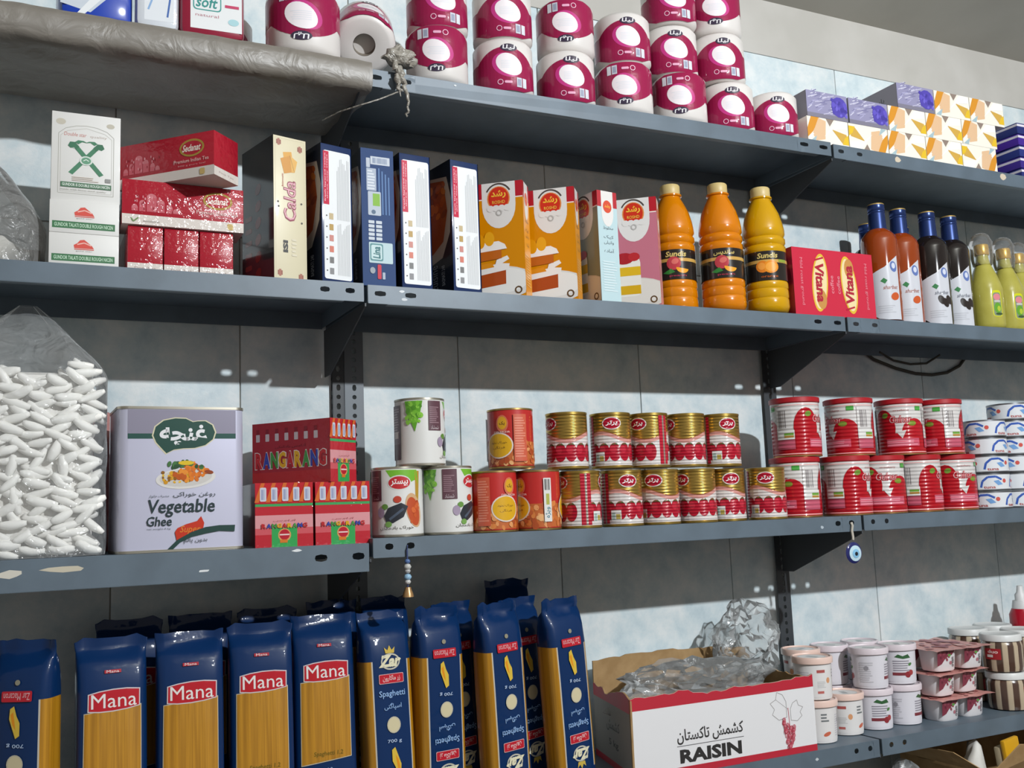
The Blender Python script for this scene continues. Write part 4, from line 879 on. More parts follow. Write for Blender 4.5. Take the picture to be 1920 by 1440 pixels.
# large red cans
def red_art(r, h):
    kw = dict(rough=.3, coat=.5, rib=38); A = Art(**kw); C = 2 * PI * r; A.rect(-C / 2, .005, C / 2, h - .006, '#cbc7c5').up()
    A.rect(-C / 2, h * .1, C / 2, h * .40, '#a8121f')
    A.rect(-C / 2, .005, C / 2, h * .10, '#ac1624').rect(-C / 2, h * .045, C / 2, h * .06, '#d8a6a4').rect(-C / 2, h * .925, C / 2, h * .95, '#ac1624').rect(-C / 2, h * .955, C / 2, h - .005, '#b51a22').rect(-C / 2, h * .88, C / 2, h * .895, '#cf9a98').up()
    for off in (-C / 4, C / 4):
        A.ell(off - .035, h * .5, .028, h * .34, '#a8121f', 0, 20).ell(off + .036, h * .4, .03, h * .26, '#ab1522', 0, 20).rect(off - .06, h * .1, off + .062, h * .34, '#a8121f').up().ell(off - .03, h * .73, .008, .006, '#6a8a34', 20, 10).ell(off + .03, h * .57, .01, .006, '#7a8a34', 0, 10)
        A.poly([(off - .006, h * .42), (off + .006, h * .3), (off + .016, h * .45)], '#cbc7c5'); A.rrect(off - .03, h * .16, off + .045, h * .3, .001, '#c4566a').up().bars(off - .028, h * .18, off + .042, h * .29, 3, '#d98a98', .5, .2)
        A.text('Gulnar', off - .02, h * .58, off + .03, h * .72, '#a52a34', .06, .15).up().text('Gulnar', off - .019, h * .59, off + .029, h * .71, '#d8b4b4', -.01, .15).text('strawberry', off - .01, h * .79, off + .025, h * .83, '#b05a5a').rrect(off + .04, h * .8, off + .056, h * .88, .001, '#4a9a44')
    for off in (0, C / 2):
        for s in (-1, 1):
            q = off * s
            if abs(q) < C / 2 - .01 or s > 0:
                A.rect(q - .02, h * .3, q + .016, h * .86, '#cbc7c5').up().barcode(q - .014, h * .5, q + .004, h * .8, '#8a8484', 5).rrect(q - .018, h * .3, q + .02, h * .46, .001, '#d4d2cf').up().rect(q - .002, h * .37, q + .018, h * .41, '#6a9a3c').rect(q - .002, h * .33, q + .018, h * .365, '#b88a3c').rect(q - .02, h * .13, q + .02, h * .29, '#b8566a')
    return A
RC = can(.052, .1265, mat('#b51a22', .3, coat=.5), red_art(.052, .1265), mat('#b58a5a', .3, .8))
mb = MB(); mb.lathe([(.0538, .1255), (.0538, .1195), (.0545, .119), (.0545, .1285), (.0515, .1298), (.0001, .1298)], mat('#a51420', .4), 40); lid = mb.mesh('lid', angle=50); RC.append(('lid', lid))
GR = 'large red cans'
for k, (x, y, rz) in enumerate(((1.00, -.19, 18), (1.122, -.215, -52), (1.232, -.21, -105), (1.345, -.212, -45), (1.462, -.21, -95))):
    put(RC, x, y, Z0, rz - 20, 'large red can, %s in the bottom row counted from the gold cans' % ('first', 'second', 'third', 'fourth', 'fifth')[k], 'can', GR)
for k, (x, y, rz) in enumerate(((1.012, -.19, -52), (1.165, -.195, 12), (1.318, -.20, 55), (1.44, -.205, 0))):
    put(RC, x, y, Z0 + .1305, rz - 15, 'large red can, %s from the left in the top row' % ('first', 'second', 'third', 'fourth')[k], 'can', GR)
# tuna cans
def tuna_art(r, h):
    A = Art(rough=.35, coat=.4); C = 2 * PI * r; A.rect(-C / 2, .003, C / 2, h - .003, '#d3d6da').up()
    for off in (-.105, -.03, .045, .12):
        A.line([(off - .024, h * .2), (off - .02, h * .55), (off - .008, h * .78), (off + .01, h * .8), (off + .024, h * .62)], .005, '#3a5aa8'); A.up().poly([(off + .004, h * .55), (off + .016, h * .6), (off + .026, h * .35), (off + .014, h * .3)], '#6f9acb').ell(off + .031, h * .55, .005, .005, '#c4544c', 0, 10).text('tuna', off - .018, h * .13, off + .008, h * .27, '#a8504c', .02)
    return A
TU = can(.0495, .0415, mat('#d3d6da', .35, coat=.4), tuna_art(.0495, .0415), mat('#8a8d92', .3, .9))
for c, (x, y) in enumerate(((1.568, -.222), (1.671, -.218), (1.774, -.215))):
    for k in range(5 + (c == 1)):
        put(TU, x + .001 * math.sin(k * 5 + c), y, Z0 + k * .0424, -30 + 37 * ((k * 3 + c) % 5), '%s white and blue tuna can in the %s stack' % (('lowest', 'second lowest', 'middle', 'fourth', 'fifth', 'topmost')[k], ('left', 'middle', 'rightmost')[c]), 'can', 'tuna cans', 'tuna_can')
# amulet and bead string hanging from the third shelf
mb = MB(); mb.tube([(1.0655, -.2795, -.013), (1.066, -.281, -.02), (1.064, -.2805, -.03), (1.066, -.2805, -.044), (1.065, -.2805, -.05)], .0028, mat('#b9b2a6', .8)); cord = mb.mesh('cord')
def disc(x, z, r, y0, y1, m): q = MB(); q.lathe([(r * .9, y0), (r, (y0 * .6 + y1 * .4)), (r * .85, y1), (.0001, y1 + .0005)], m, 28); q.v = [(x + a, -c, z + b) for a, b, c in q.v]; return q
e1 = disc(1.0655, -.077, .0225, .278, .283, mat('#252a63', .15, coat=1)).mesh('blue_glass', angle=60); e2 = disc(1.066, -.078, .0165, .2835, .2845, mat('#b9d3df', .2, coat=1)).mesh('white_ring')
e3 = disc(1.0665, -.0785, .0095, .285, .2856, mat('#7fb4d6', .2, coat=1)).mesh('pale_blue_iris'); e4 = disc(1.067, -.079, .0042, .286, .2864, mat('#16202c', .2, coat=1)).mesh('pupil')
thing('evil_eye_amulet', [('cord', cord), ('blue_glass', e1, [('white_ring', e2), ('pale_blue_iris', e3), ('pupil', e4)])], 'round blue glass eye amulet hanging under the red cans', 'amulet')
mb = MB(); mb.tube([(.064, -.279, -.013), (.062, -.2815, -.02), (.0625, -.281, -.05), (.062, -.281, -.085)], .0014, mat('#33406a', .7)); cord = mb.mesh('cord')
bd = []
for z, r, c in ((-.040, .0052, '#4f6a9a'), (-.049, .0068, '#b9b9b6'), (-.056, .0055, '#a9a9a8'), (-.066, .007, '#8fb4cf'), (-.074, .0055, '#c4c4c2')):
    q = MB(); q.lathe([(.0001, z - r * .85), (r * .7, z - r * .6), (r, z), (r * .7, z + r * .6), (.0001, z + r * .85)], mat(c, .2, coat=1), 16, (.0622, -.281, 0)); bd.append(('bead', q.mesh('bead', angle=70)))
q = MB(); q.lathe([(.0095, -.099), (.0085, -.093), (.006, -.087), (.005, -.083), (.0001, -.0825)], mat('#b0895c', .35, .5), 20, (.0622, -.281, 0)); bd.append(('bell', q.mesh('bell')))
thing('bead_string', [('cord', cord)] + bd, 'string of beads with a small bell hanging from the joint of the third shelf', 'bead string')
mb = MB(); WM = mat('#3a352c', .7)
mb.tube([(1.42, -.008, .412), (1.455, -.006, .393), (1.53, -.006, .372), (1.60, -.006, .360), (1.66, -.006, .358), (1.72, -.006, .366), (1.77, -.006, .386), (1.80, -.008, .415)], .0042, WM)
mb.tube([(1.47, -.012, .412), (1.52, -.01, .392), (1.58, -.01, .384), (1.64, -.01, .388), (1.69, -.012, .412)], .003, WM)
tag(link('electric_cable', mb.mesh('electric_cable')), 'dark cable looping on the wall above the red cans', 'cable')

# ------------------------------------------------------------------ fourth shelf: spaghetti packs
ZD = -.4638
SPAG = stripes('spaghetti', '#9c6a0c', '#b8821a', 260)
PBLUE = dict(rough=.4, coat=.45, bump=.2, bscale=30)
BLUE = mat('#082a56', **PBLUE)
XS = [-.5, -.497, -.485, -.46, -.42, -.385, -.36, -.2, 0, .2, .36, .385, .42, .46, .485, .497, .5]
def pouch(w, t, h, win, seed, blue=BLUE, nm='wrapper'):
    """pillow pack with a crimped top; win = side windows"""
    zs = [(0, .3, .94), (.006, .75, .98), (.022, 1, 1), (.032, 1, 1), (h * .3, 1.03, 1), (h * .6, 1.02, 1), (h - .064, .98, 1), (h - .056, .96, 1), (h - .03, .85, 1), (h - .010, .55, 1), (h, .06, 1.0), (h + .008, .05, 1.03), (h + .019, .04, 1.04)]
    P = [(x, -1) for x in XS] + [(x, 1) for x in XS[-2:0:-1]]; n = len(P); mb = MB(); V = []
    for j, (z, tt, ww) in enumerate(zs):
        for x, s in P:
            y = s * t / 2 * tt * max(0, 1 - abs(2 * x) ** 4) ** .25; X = x * w * ww
            q = noise.noise(Vector((X * 60, s * 3 + seed, z * 40)))
            if j >= 10: y += .012 * noise.noise(Vector((X * 28, seed, z * 14))) * (j - 9) / 2 ; zz = z + (.011 * noise.noise(Vector((X * 45, seed * 2, 0))) if j == 12 else 0)
            else: zz = z; y += .0012 * q * (1 if 1 < j < 9 else 2)
            V.append((X, y, zz))
    o = 0; k = len(mb.v); mb.v += V; YB = mat('#b9b4a8', .4)
    for j in range(len(zs) - 1):
        for i in range(n):
            a = (P[i][0] + P[(i + 1) % n][0]) / 2; m = blue
            if win and 3 <= j < 6:
                if abs(a) > .385: m = SPAG
                elif abs(a) > .36: m = YB
            mb.f.append([j * n + i, j * n + (i + 1) % n, (j + 1) * n + (i + 1) % n, (j + 1) * n + i]); mb.mi.append(mb.mid(m))
    mb.f.append(list(range(n))[::-1]); mb.mi.append(mb.mid(blue))
    me = mb.mesh(nm, angle=60)
    def tz(z):
        for (a, u, _), (b, v, _) in zip(zs, zs[1:]):
            if a <= z <= b: return u + (v - u) * (z - a) / (b - a)
        return zs[-1][1]
    def fn(x, y, z): return (x, -(t / 2 * tz(y) * max(0, 1 - abs(2 * x / w) ** 4) ** .25 + .0012 + z), y)
    return me, fn, [x * w for x in XS[1:-1]]
YC = [.03, .06, .095, .13, .16, .19, .22, .25, .27, .285]
def mana(seed):
    w, t, h = .102, .05, .312; me, fn, cuts = pouch(w, t, h, False, seed); A = Art(rough=.3, coat=.6, bump=.25, bscale=35)
    A.poly([(-.0425, .09), (.0405, .099), (.041, .229), (-.041, .222)], '#b9b4a2').up(); A.poly([(-.0415, .0915), (.0395, .1), (.040, .228), (-.040, .221)], SPAG).up()
    fr = [(-.036, .2235), (-.02, .2215), (.0, .2215), (.02, .2232), (.039, .2265), (.0395, .2525), (.02, .2548), (0, .2548), (-.02, .2528), (-.0355, .2495)]; A.poly(fr, '#c6bcc0').up(); A.poly([(.0015 + (x - .0015) * .955, .238 + (y - .238) * .9) for x, y in fr], '#b3202c').up()
    A.text('Mana', -.031, .2275, .034, .2485, '#e0d8d6', .012); A.text('Spaghetti 1.2', -.022, .102, .026, .111, '#6a5a1c', .01, .1)
    A.rect(-.012, .278, .012, .283, '#a8303c').up().text('Mana', -.009, .2785, .009, .2825, '#e0d8d6', .03)
    A.text('1.2', .0, .08, .008, .085, '#9fb0cc', .02).text('Cooking time 8 min', -.028, .07, .0, .074, '#8fa2c4').ring(.014, .072, .004, .004, .0012, '#b9c4d8').line([(.01, .02), (.03, .06)], .003, '#6f90c4')
    return [('wrapper', me), ('printed_face', A.mesh(fn, cuts, YC))]
def zar(seed, inv=False):
    w, t, h = .088, .058, .318; me, fn, cuts = pouch(w, t, h, True, seed); A = Art(rough=.3, coat=.6, bump=.25, bscale=35)
    A.ring(0, .252, .0165, .0125, .0026, '#b9b6a8').text('Zar', -.0195, .243, .0195, .263, '#d8d2b4', .05, .25); A.poly([(-.008, .266), (-.01, .276), (-.004, .271), (0, .279), (.004, .271), (.01, .276), (.008, .266)], '#c4a84c')
    A.rrect(-.023, .216, .023, .232, .002, '#c9a0a4').up().rrect(-.022, .217, .022, .231, .002, '#b5202e').up().text(ar('زر ماکارون'), -.016, .219, .016, .2295, '#e0c4c4', .01)
    A.text('Spaghetti', -.024, .192, .024, .205, '#8fb0dc', .01).text(ar('اسپاگتی'), -.016, .172, .016, .184, '#8fb0dc', .01)
    A.ell(0, .148, .0125, .0135, '#b9b4a0', 0, 20).up().ell(0, .148, .0105, .0115, '#cabf9c', 0, 18).text('700 g', -.013, .118, .013, .125, '#a9bcd8', .01)
    A.poly([(-.006, .108), (.0, .112), (.005, .098), (.010, .084), (.009, .07), (.003, .066), (-.001, .08), (-.006, .09)], '#d0b040').up().poly([(.0, .1), (.005, .092), (.008, .078), (.004, .074)], '#d98a1c')
    A.rrect(-.023, .045, .023, .06, .002, '#b5202e').up().text('Zar Macaron', -.02, .0475, .02, .0575, '#d8a4a8', .01); A.ell(0, .033, .004, .004, '#8a8674', 0, 12)
    if inv: A.it = [([(-x, .312 - y) for x, y in v], f, m, z) for v, f, m, z in A.it]
    return [('wrapper', me), ('printed_face', A.mesh(fn, cuts, YC))]
MP, ZP, ZI = [mana(1), mana(5)], [zar(2), zar(8)], [zar(4, True), zar(11, True)]
def pasta(P_, x, y, rz, lean, l, g, flip=False, side=0, z=0):
    H = .318
    rot = (math.radians(lean), math.radians(side), math.radians(rz))
    thing('spaghetti_pack', P_, l, 'pasta pack', (x, y, ZD + z), rot, g)
GM, GZ = 'blue spaghetti packs with a red oval badge', 'blue spaghetti packs with side windows'
for k, (x, y, rz, l) in enumerate(((-.395, -.218, 4, 'blue spaghetti pack with red badge, leftmost of the four'), (-.281, -.222, -1, 'blue spaghetti pack with red badge, second of the four'), (-.168, -.212, -3, 'blue spaghetti pack with red badge, third of the four'), (-.062, -.205, -4, 'blue spaghetti pack with red badge, rightmost of the four'))):
    pasta(MP[k % 2], x, y, rz - 2, -5, l, GM, z=(0, 0, .003, .008)[k])
pasta(ZI[0], -.512, -.20, -30, 0, 'blue spaghetti pack with yellow side window at the left edge of the photo', GZ, True)
pasta(ZP[0], .048, -.208, 6, -4, 'upright blue spaghetti pack with a crowned emblem, facing us', GZ)
for x, y, rz, l, s in ((.142, -.20, 8, 'inverted blue spaghetti pack beside the crowned one', 0), (.208, -.128, 16, 'blue spaghetti pack turned so only its yellow window shows', -2), (.268, -.205, 12, 'inverted blue spaghetti pack in the middle of the right group', -2), (.345, -.14, 14, 'inverted blue spaghetti pack second last before the raisin box', -3), (.396, -.218, 12, 'inverted blue spaghetti pack next to the raisin box', -3)):
    pasta(ZI[k % 2], x, y, rz, 0, l, GZ, True, s); k += 1
for x, y, rz, l, P_ in ((-.36, -.09, 3, 'shaded spaghetti pack in the back row, leftmost', MP[0]), (-.245, -.085, -4, 'shaded spaghetti pack in the back row, second from the left', MP[1]), (-.13, -.08, 5, 'shaded spaghetti pack in the back row, third from the left', MP[0]), (-.015, -.085, -2, 'shaded spaghetti pack in the back row behind the crowned one', ZP[1]),
                     (.085, -.085, 6, 'shaded spaghetti pack in the back row, fifth from the left', ZP[0]), (.352, -.058, -5, 'tallest shaded spaghetti pack at the back beside the raisin box', ZP[1])):
    pasta(P_, x, y, rz, 0, l, 'spaghetti packs standing in the back row', z=.016 if x < .3 else .03)

# ------------------------------------------------------------------ raisin box (open carton with torn edges)
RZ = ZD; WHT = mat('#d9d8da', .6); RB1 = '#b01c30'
fl, fr_, bl, brr = Vector((.494, -.272, 0)), Vector((.932, -.274, 0)), Vector((.549, -.045, 0)), Vector((.952, -.05, 0))
def panel(nm, a, b, h, n, jag, seed, m0, inn, art=None):
    """cardboard wall from a to b with a torn upper edge"""
    R = random.Random(seed); d = b - a; Lh = d.length; nrm = Vector((d.y, -d.x, 0)).normalized(); t = .0035; top = []
    for k in range(n + 1): top.append((k / n, h + jag(k / n) + R.uniform(-.0022, .0022)))
    mb = MB(); V = []
    for off in (0, t):
        for u, z in top: V.append(a + d * u - nrm * off)
        for u, z in top: V.append(a + d * u - nrm * off + Vector((0, 0, z)))
    q = n + 1; F1 = [(k, k + 1, q + k + 1, q + k) for k in range(n)]; F2 = [(2 * q + k + 1, 2 * q + k, 3 * q + k, 3 * q + k + 1) for k in range(n)]
    T = [(q + k, q + k + 1, 3 * q + k + 1, 3 * q + k) for k in range(n)] + [(k, 2 * q + k, 2 * q + k + 1, k + 1) for k in range(n)] + [(0, q, 3 * q, 2 * q), (n, 2 * q + n, 3 * q + n, q + n)]
    mb.add(V, F1, m0); o = len(mb.v) - len(V)
    for f, m in ((F2, inn), (T, inn)):
        for g in f: mb.f.append([i + o for i in g]); mb.mi.append(mb.mid(m))
    P = (nm, mb.mesh(nm, smooth=False))
    if art:
        u = d.normalized(); A = art(Lh, top); return (P[0], P[1], [('printed_face', A.mesh(lambda x, y, z: tuple(a + u * x + nrm * z + Vector((0, 0, y)))))])
    return P
HB = .146
def rais_front(L_, top):
    A = Art(rough=.55)
    for (u, z), (v, y) in zip(top, top[1:]): A.poly([(u * L_, HB * .855), (v * L_, HB * .855), (v * L_, y - .0003), (u * L_, z - .0003)], RB1); A.z -= .03
    A.rect(0, 0, L_, HB * .085, RB1); S = lambda x: (x - 395) / 1370 * L_
    A.text('RAISIN', S(722), HB * .125, S(1175), HB * .30, '#262424', .045); A.rect(S(705), HB * .338, S(1195), HB * .346, '#3a3838'); A.text(ar('کشمش تاکستان'), S(708), HB * .36, S(1195), HB * .55, '#2c2a2a', .02)
    gx = S(1550); c = '#8f8b8a'
    leaf = [(0, 0), (-.02, -.004), (-.036, .008), (-.03, .018), (-.04, .03), (-.026, .036), (-.022, .05), (-.008, .044), (.0, .03), (0, 0)]
    A.line([(gx - .004 + x, HB * .5 + y) for x, y in leaf], .0012, c); A.line([(gx + .006 - x * .8, HB * .45 + y * .75) for x, y in leaf], .0012, c); A.line([(gx, HB * .6), (gx - .03, HB * .75)], .0008, c); A.line([(gx + .002, HB * .36), (gx, HB * .62)], .0015, '#a84a58')
    R = random.Random(9)
    for k in range(46):
        y = R.uniform(.1, .47); wd = .004 + .013 * ((y - .08) / .4); x = gx + R.uniform(-wd, wd); A.ring(x, HB * y, .0036, .0042, .0012, '#b23a4c', n=9); A.ell(x + .001, HB * y, .0022, .0026, '#c4707c', 0, 8)
    return A
def rais_side(L_, top):
    A = Art(rough=.55)
    for (u, z), (v, y) in zip(top, top[1:]): A.poly([(u * L_, HB * .82), (v * L_, HB * .82), (v * L_, y - .0003), (u * L_, z - .0003)], RB1); A.z -= .03
    A.rect(0, 0, L_, HB * .085, RB1); A.text(ar('کشمش'), L_ * .35, HB * .45, L_ * .7, HB * .62, '#3a3838', .02); A.text('5 kg', L_ * .4, HB * .25, L_ * .65, HB * .36, '#3a3838', .02); return A
jf = lambda u: .006 * math.exp(-((u - .28) / .07) ** 2) - .007 * math.exp(-((u - .4) / .12) ** 2) - .004 * math.exp(-((u - .7) / .2) ** 2) + .002
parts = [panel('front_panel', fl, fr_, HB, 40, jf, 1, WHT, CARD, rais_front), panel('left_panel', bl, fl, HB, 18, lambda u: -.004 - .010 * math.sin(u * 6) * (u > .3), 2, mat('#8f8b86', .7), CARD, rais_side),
         panel('right_panel', fr_, brr, HB, 18, lambda u: -.004, 3, WHT, CARD), panel('back_panel', brr, bl, HB + .035, 30, lambda u: .012 * math.sin(u * 2.6) , 4, WHT, CARD)]
mb = MB(); mb.add([tuple(v + Vector((0, 0, .002))) for v in (fl, fr_, brr, bl)] + [tuple(v + Vector((0, 0, .0055))) for v in (fl, fr_, brr, bl)], [(3, 2, 1, 0), (4, 5, 6, 7), (0, 1, 5, 4), (1, 2, 6, 5), (2, 3, 7, 6), (3, 0, 4, 7)], CARD); parts.append(('bottom_panel', mb.mesh('bottom_panel', smooth=False)))
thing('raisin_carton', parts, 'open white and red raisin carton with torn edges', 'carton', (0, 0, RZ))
# crumpled clear bag filling it
BF = film('crumpled_film', '#b9bcbd', .2, .15, 30, .3)
def crumple(c, r, seed, amp, zc):
    mb = blob(c, r, BF, seed, amp, 2.2, 4, zc); R = random.Random(seed); j = min(r) * .07
    mb.v = [(x + R.uniform(-j, j), y + R.uniform(-j, j), max(zc, z + R.uniform(-j, j))) for x, y, z in mb.v]; return mb
mb = crumple((.725, -.158, RZ + .125), (.172, .078, .062), 4, .38, RZ + .01); b1 = mb.mesh('filled_part', angle=30)
mb = crumple((.905, -.105, RZ + .205), (.075, .052, .078), 9, .42, RZ + .12); b2 = mb.mesh('gathered_neck', angle=30)
mb = blob((.72, -.155, RZ + .07), (.17, .08, .055), mat('#77726c', .8), 2, .1, 3, 3, RZ + .007); rs = mb.mesh('raisin_filling', angle=90)
thing('raisin_bag', [('filled_part', b1), ('gathered_neck', b2), ('raisin_filling', rs)], 'crumpled clear plastic bag bulging from the raisin carton', 'plastic bag')

# ------------------------------------------------------------------ fourth shelf, right: tubs, cup packs, jars
def tub(peach):
    base = '#dad7d6' if peach else '#d6d3da'; rimc = '#e0c2b6' if peach else '#d8ccd2'
    tp = lambda y: .0365 + .0025 * y / .088
    mb = MB(); mb.lathe([(.033, 0), (.0365, .002), (tp(.05), .05), (tp(.078), .078)], mat(base, .4, coat=.3), 36); b = mb.mesh('tub', angle=50)
    mb = MB(); mb.lathe([(.0395, .073), (.0425, .074), (.043, .084), (.042, .0868), (.039, .0872), (.0375, .0845), (.0001, .0842)], mat(rimc, .35, coat=.3), 36); l = mb.mesh('lid', angle=45)
    L2 = Art(rough=.4); L2.ell(0, 0, .0365, .0365, '#dcdcdb', 0, 30).up().ring(0, 0, .028, .028, .002, '#b9bcbe').rect(-.012, -.006, .014, .006, '#a5aaac'); lp = L2.mesh(lambda x, y, z: (x, y, .0843 + z))
    A = Art(rough=.4, coat=.3); C = 2 * PI * .0385; A.rect(-C / 2, .006, C / 2, .07, base).up()
    for off in (-C / 4, C / 4):
        if peach: A.rect(off - .03, .056, off - .012, .062, '#a8504c').ell(off - .004, .04, .005, .006, '#d0956a', 0, 14).ell(off + .024, .02, .009, .004, '#c4644a', 20, 12).rect(off - .03, .014, off - .016, .019, '#b5605a').bars(off + .012, .045, off + .03, .064, 3, '#6a6e70', .5, .4).bars(off - .03, .026, off - .01, .04, 5, '#b3b3b4', .6, .3)
        else: A.poly([(off - .014, .060), (off - .006, .066), (off + .004, .062), (off + .016, .066), (off + .022, .058), (off + .004, .056)], '#2f5a34').bars(off - .018, .03, off + .024, .055, 5, '#8a8690', .55, .3).rect(off - .02, .020, off + .02, .0265, '#7a3038').up().ell(off + .014, .022, .007, .007, '#8a2830', 0, 12).ell(off + .022, .026, .006, .006, '#a03a3c', 0, 12).ell(off + .020, .044, .005, .003, '#4a7a40', 30, 10)
    A.bars(-.015, .015, .015, .06, 10, '#bcbac0', .6, .4).ell(0, .045, .005, .005, '#8f8c92', 0, 12)
    return [('tub', b), ('lid', l, [('lid_print', lp)]), ('printed_label', A.cyl(.0385, lambda y: tp(y) + .0003, 36, [.02, .04, .06]))]
TPC, TLC = tub(1), tub(0)
HT_ = .0876
tubs = [(TPC, .993, -.213, 0, 40, 'peach-rimmed tub at the bottom left, beside the raisin carton'), (TPC, .989, -.212, 1, -75, 'peach-rimmed tub stacked beside the raisin carton'), (TPC, 1.090, -.190, 0, -110, 'single peach-rimmed tub with its lid showing'),
        (TLC, 1.178, -.188, 0, -115, 'lilac-white tub at the bottom, third in the front row'), (TLC, 1.172, -.190, 1, -55, 'lilac-white tub on top of the third front tub'), (TLC, 1.266, -.188, 0, -70, 'lilac-white tub at the bottom, next to the dessert cups'), (TLC, 1.262, -.186, 1, -125, 'lilac-white tub on top, next to the dessert cups'),
        (TPC, 1.055, -.108, 0, 0, 'peach-rimmed tub in the second row, lower one'), (TPC, 1.050, -.110, 1, 20, 'peach-rimmed tub in the second row, upper one'), (TLC, 1.145, -.100, 0, 30, 'lilac-white tub of the second row, lower one'), (TLC, 1.141, -.102, 1, -60, 'lilac-white tub of the second row, upper one, half in shade'),
        (TLC, 1.240, -.098, 0, 0, 'lilac-white tub behind the last front stack, lower one'), (TLC, 1.238, -.098, 1, 60, 'lilac-white tub behind the last front stack, upper one')]
for P_, x, y, k, rz, l in tubs: thing('chocolate_tub', P_, l, 'tub', (x, y, ZD + k * HT_), (0, 0, math.radians(rz)), 'dessert tubs with round lids')
# foil-lidded cup packs
def cups():
    WH = mat('#dedbdd', .35, coat=.3); P = []; hh = .047
    for cx, cy in ((.042, .04), (.125, .04), (.042, .115), (.125, .115)):
        mb = MB(); V = []; n = 28; lv = ((0, .84), (.003, .9), (.04, 1), (hh, 1.02))
        for z, s in lv:
            for i in range(n): a = 2 * PI * i / n; e = .62; ca, sa = math.cos(a), math.sin(a); V.append((cx + math.copysign(abs(ca) ** e, ca) * .036 * s, cy + math.copysign(abs(sa) ** e, sa) * .032 * s, z))
        mb.add(V, [(j * n + i, j * n + (i + 1) % n, (j + 1) * n + (i + 1) % n, (j + 1) * n + i) for j in range(3) for i in range(n)] + [list(range(n))[::-1], list(range(3 * n, 4 * n))], WH); c = mb.mesh('cup', angle=50)
        A = Art(rough=.4); A.poly([(-.034, .044), (.022, .044), (.012, .034), (-.006, .03), (-.02, .016), (-.034, .012)], '#7a3040').up().dots(-.034, .016, .01, .042, 14, .004, ['#8f4452', '#a86a74', '#5f2030'], 3).ell(.004, .034, .005, .003, '#5f9a4c', 0, 10).text('cream', .012, .008, .018, .03, '#5a5558', .02, 0, 90)
        m = A.mesh(lambda x, y, z, cx=cx, cy=cy: (cx + x * .95, cy - (.0325 + z) * (.87 + .15 * y / hh) - .0004, y + .001)); P.append(('cup', c, [('printed_face', m)]))
    PK = mat('#d3958e', .35, .1, bump=.5, bscale=60); mb = MB(); n = 16; V = []
    for i in range(n + 1):
        for j in range(n + 1): x, y = -.004 + .178 * i / n, -.006 + .168 * j / n; V.append((x, y, hh + .0012 + (.003 * noise.noise(Vector((x * 40, y * 40, 3))) if i in (0, n) or j in (0, n) else .0008 * noise.noise(Vector((x * 70, y * 70, 1))))))
    mb.add(V, [(i * (n + 1) + j, (i + 1) * (n + 1) + j, (i + 1) * (n + 1) + j + 1, i * (n + 1) + j + 1) for i in range(n) for j in range(n)], PK); f = mb.mesh('foil_lid', angle=80)
    A = Art(rough=.4); A.dots(.01, .01, .16, .15, 40, .012, ['#a85a62', '#b8706e', '#8f4452', '#d0a49c'], 5); fp = A.mesh(lambda x, y, z: (x, y, hh + .0026 + z)); P.append(('foil_lid', f, [('lid_print', fp)]))
    return P
CP = cups()
for k, l in enumerate(('lowest pack of dessert cups with pink foil', 'middle pack of dessert cups with pink foil', 'topmost pack of dessert cups, its pink foil lid showing')):
    thing('dessert_cup_pack', CP, l, 'cup pack', (1.318 + .002 * k, -.250 + .003 * k, ZD + k * .0535), (0, 0, math.radians((2, 5, -2)[k])), 'packs of dessert cups')
def jar():
    m = bpy.data.materials.new('striped_spread'); m.use_nodes = True; nt = m.node_tree; b = nt.nodes['Principled BSDF']; N = nt.nodes.new; L = nt.links.new
    tc = N('ShaderNodeTexCoord'); gr = N('ShaderNodeTexGradient'); gr.gradient_type = 'RADIAL'; mm = N('ShaderNodeMath'); mm.operation = 'MULTIPLY'; mm.inputs[1].default_value = 11; fr = N('ShaderNodeMath'); fr.operation = 'FRACT'; rp = N('ShaderNodeValToRGB'); rp.color_ramp.elements[0].color = lin('#4a342a'); rp.color_ramp.elements[1].color = lin('#b5a48c'); rp.color_ramp.elements[0].position = .5; rp.color_ramp.elements[1].position = .6
    L(tc.outputs['Object'], gr.inputs[0]); L(gr.outputs[1], mm.inputs[0]); L(mm.outputs[0], fr.inputs[0]); L(fr.outputs[0], rp.inputs[0]); L(rp.outputs[0], b.inputs['Base Color']); b.inputs['Roughness'].default_value = .2; b.inputs['Coat Weight'].default_value = 1
    mb = MB(); mb.lathe([(.038, 0), (.044, .003), (.046, .012), (.0465, .06), (.044, .068), (.041, .072), (.041, .076)], m, 36); g = mb.mesh('glass_jar', angle=50)
    mb = MB(); mb.lathe([(.044, .070), (.0462, .071), (.0462, .083), (.0445, .0855), (.04, .0862), (.038, .0845), (.0001, .0845)], mat('#d0d1d0', .4), 36); l = mb.mesh('lid', angle=45)
    A = Art(rough=.4); A.rrect(-.02, .03, .018, .055, .002, '#9c2028').up().rect(-.014, .035, .0, .041, '#d8d0cc').text('duo', -.012, .044, .012, .052, '#e0c0bc', .03)
    return [('glass_jar', g), ('lid', l), ('printed_label', A.cyl(.0466))]
JP = jar()
for x, y, k, rz, l in ((1.572, -.218, 0, 20, 'chocolate cream jar at the front, lower one'), (1.566, -.216, 1, -75, 'chocolate cream jar stacked at the front'), (1.605, -.098, 0, 0, 'chocolate cream jar behind the front stack, lower one'), (1.60, -.096, 1, 50, 'chocolate cream jar behind the front stack, upper one'),
                       (1.676, -.19, 0, 0, 'chocolate cream jar at the right edge, lower one'), (1.674, -.188, 1, 90, 'chocolate cream jar at the right edge, upper one'), (1.705, -.085, 0, 0, 'chocolate cream jar in the back right corner, lower one'), (1.703, -.085, 1, 0, 'chocolate cream jar in the back right corner, upper one')):
    thing('chocolate_jar', JP, l, 'jar', (x, y, ZD + k * .0866), (0, 0, math.radians(rz)), 'striped chocolate cream jars')
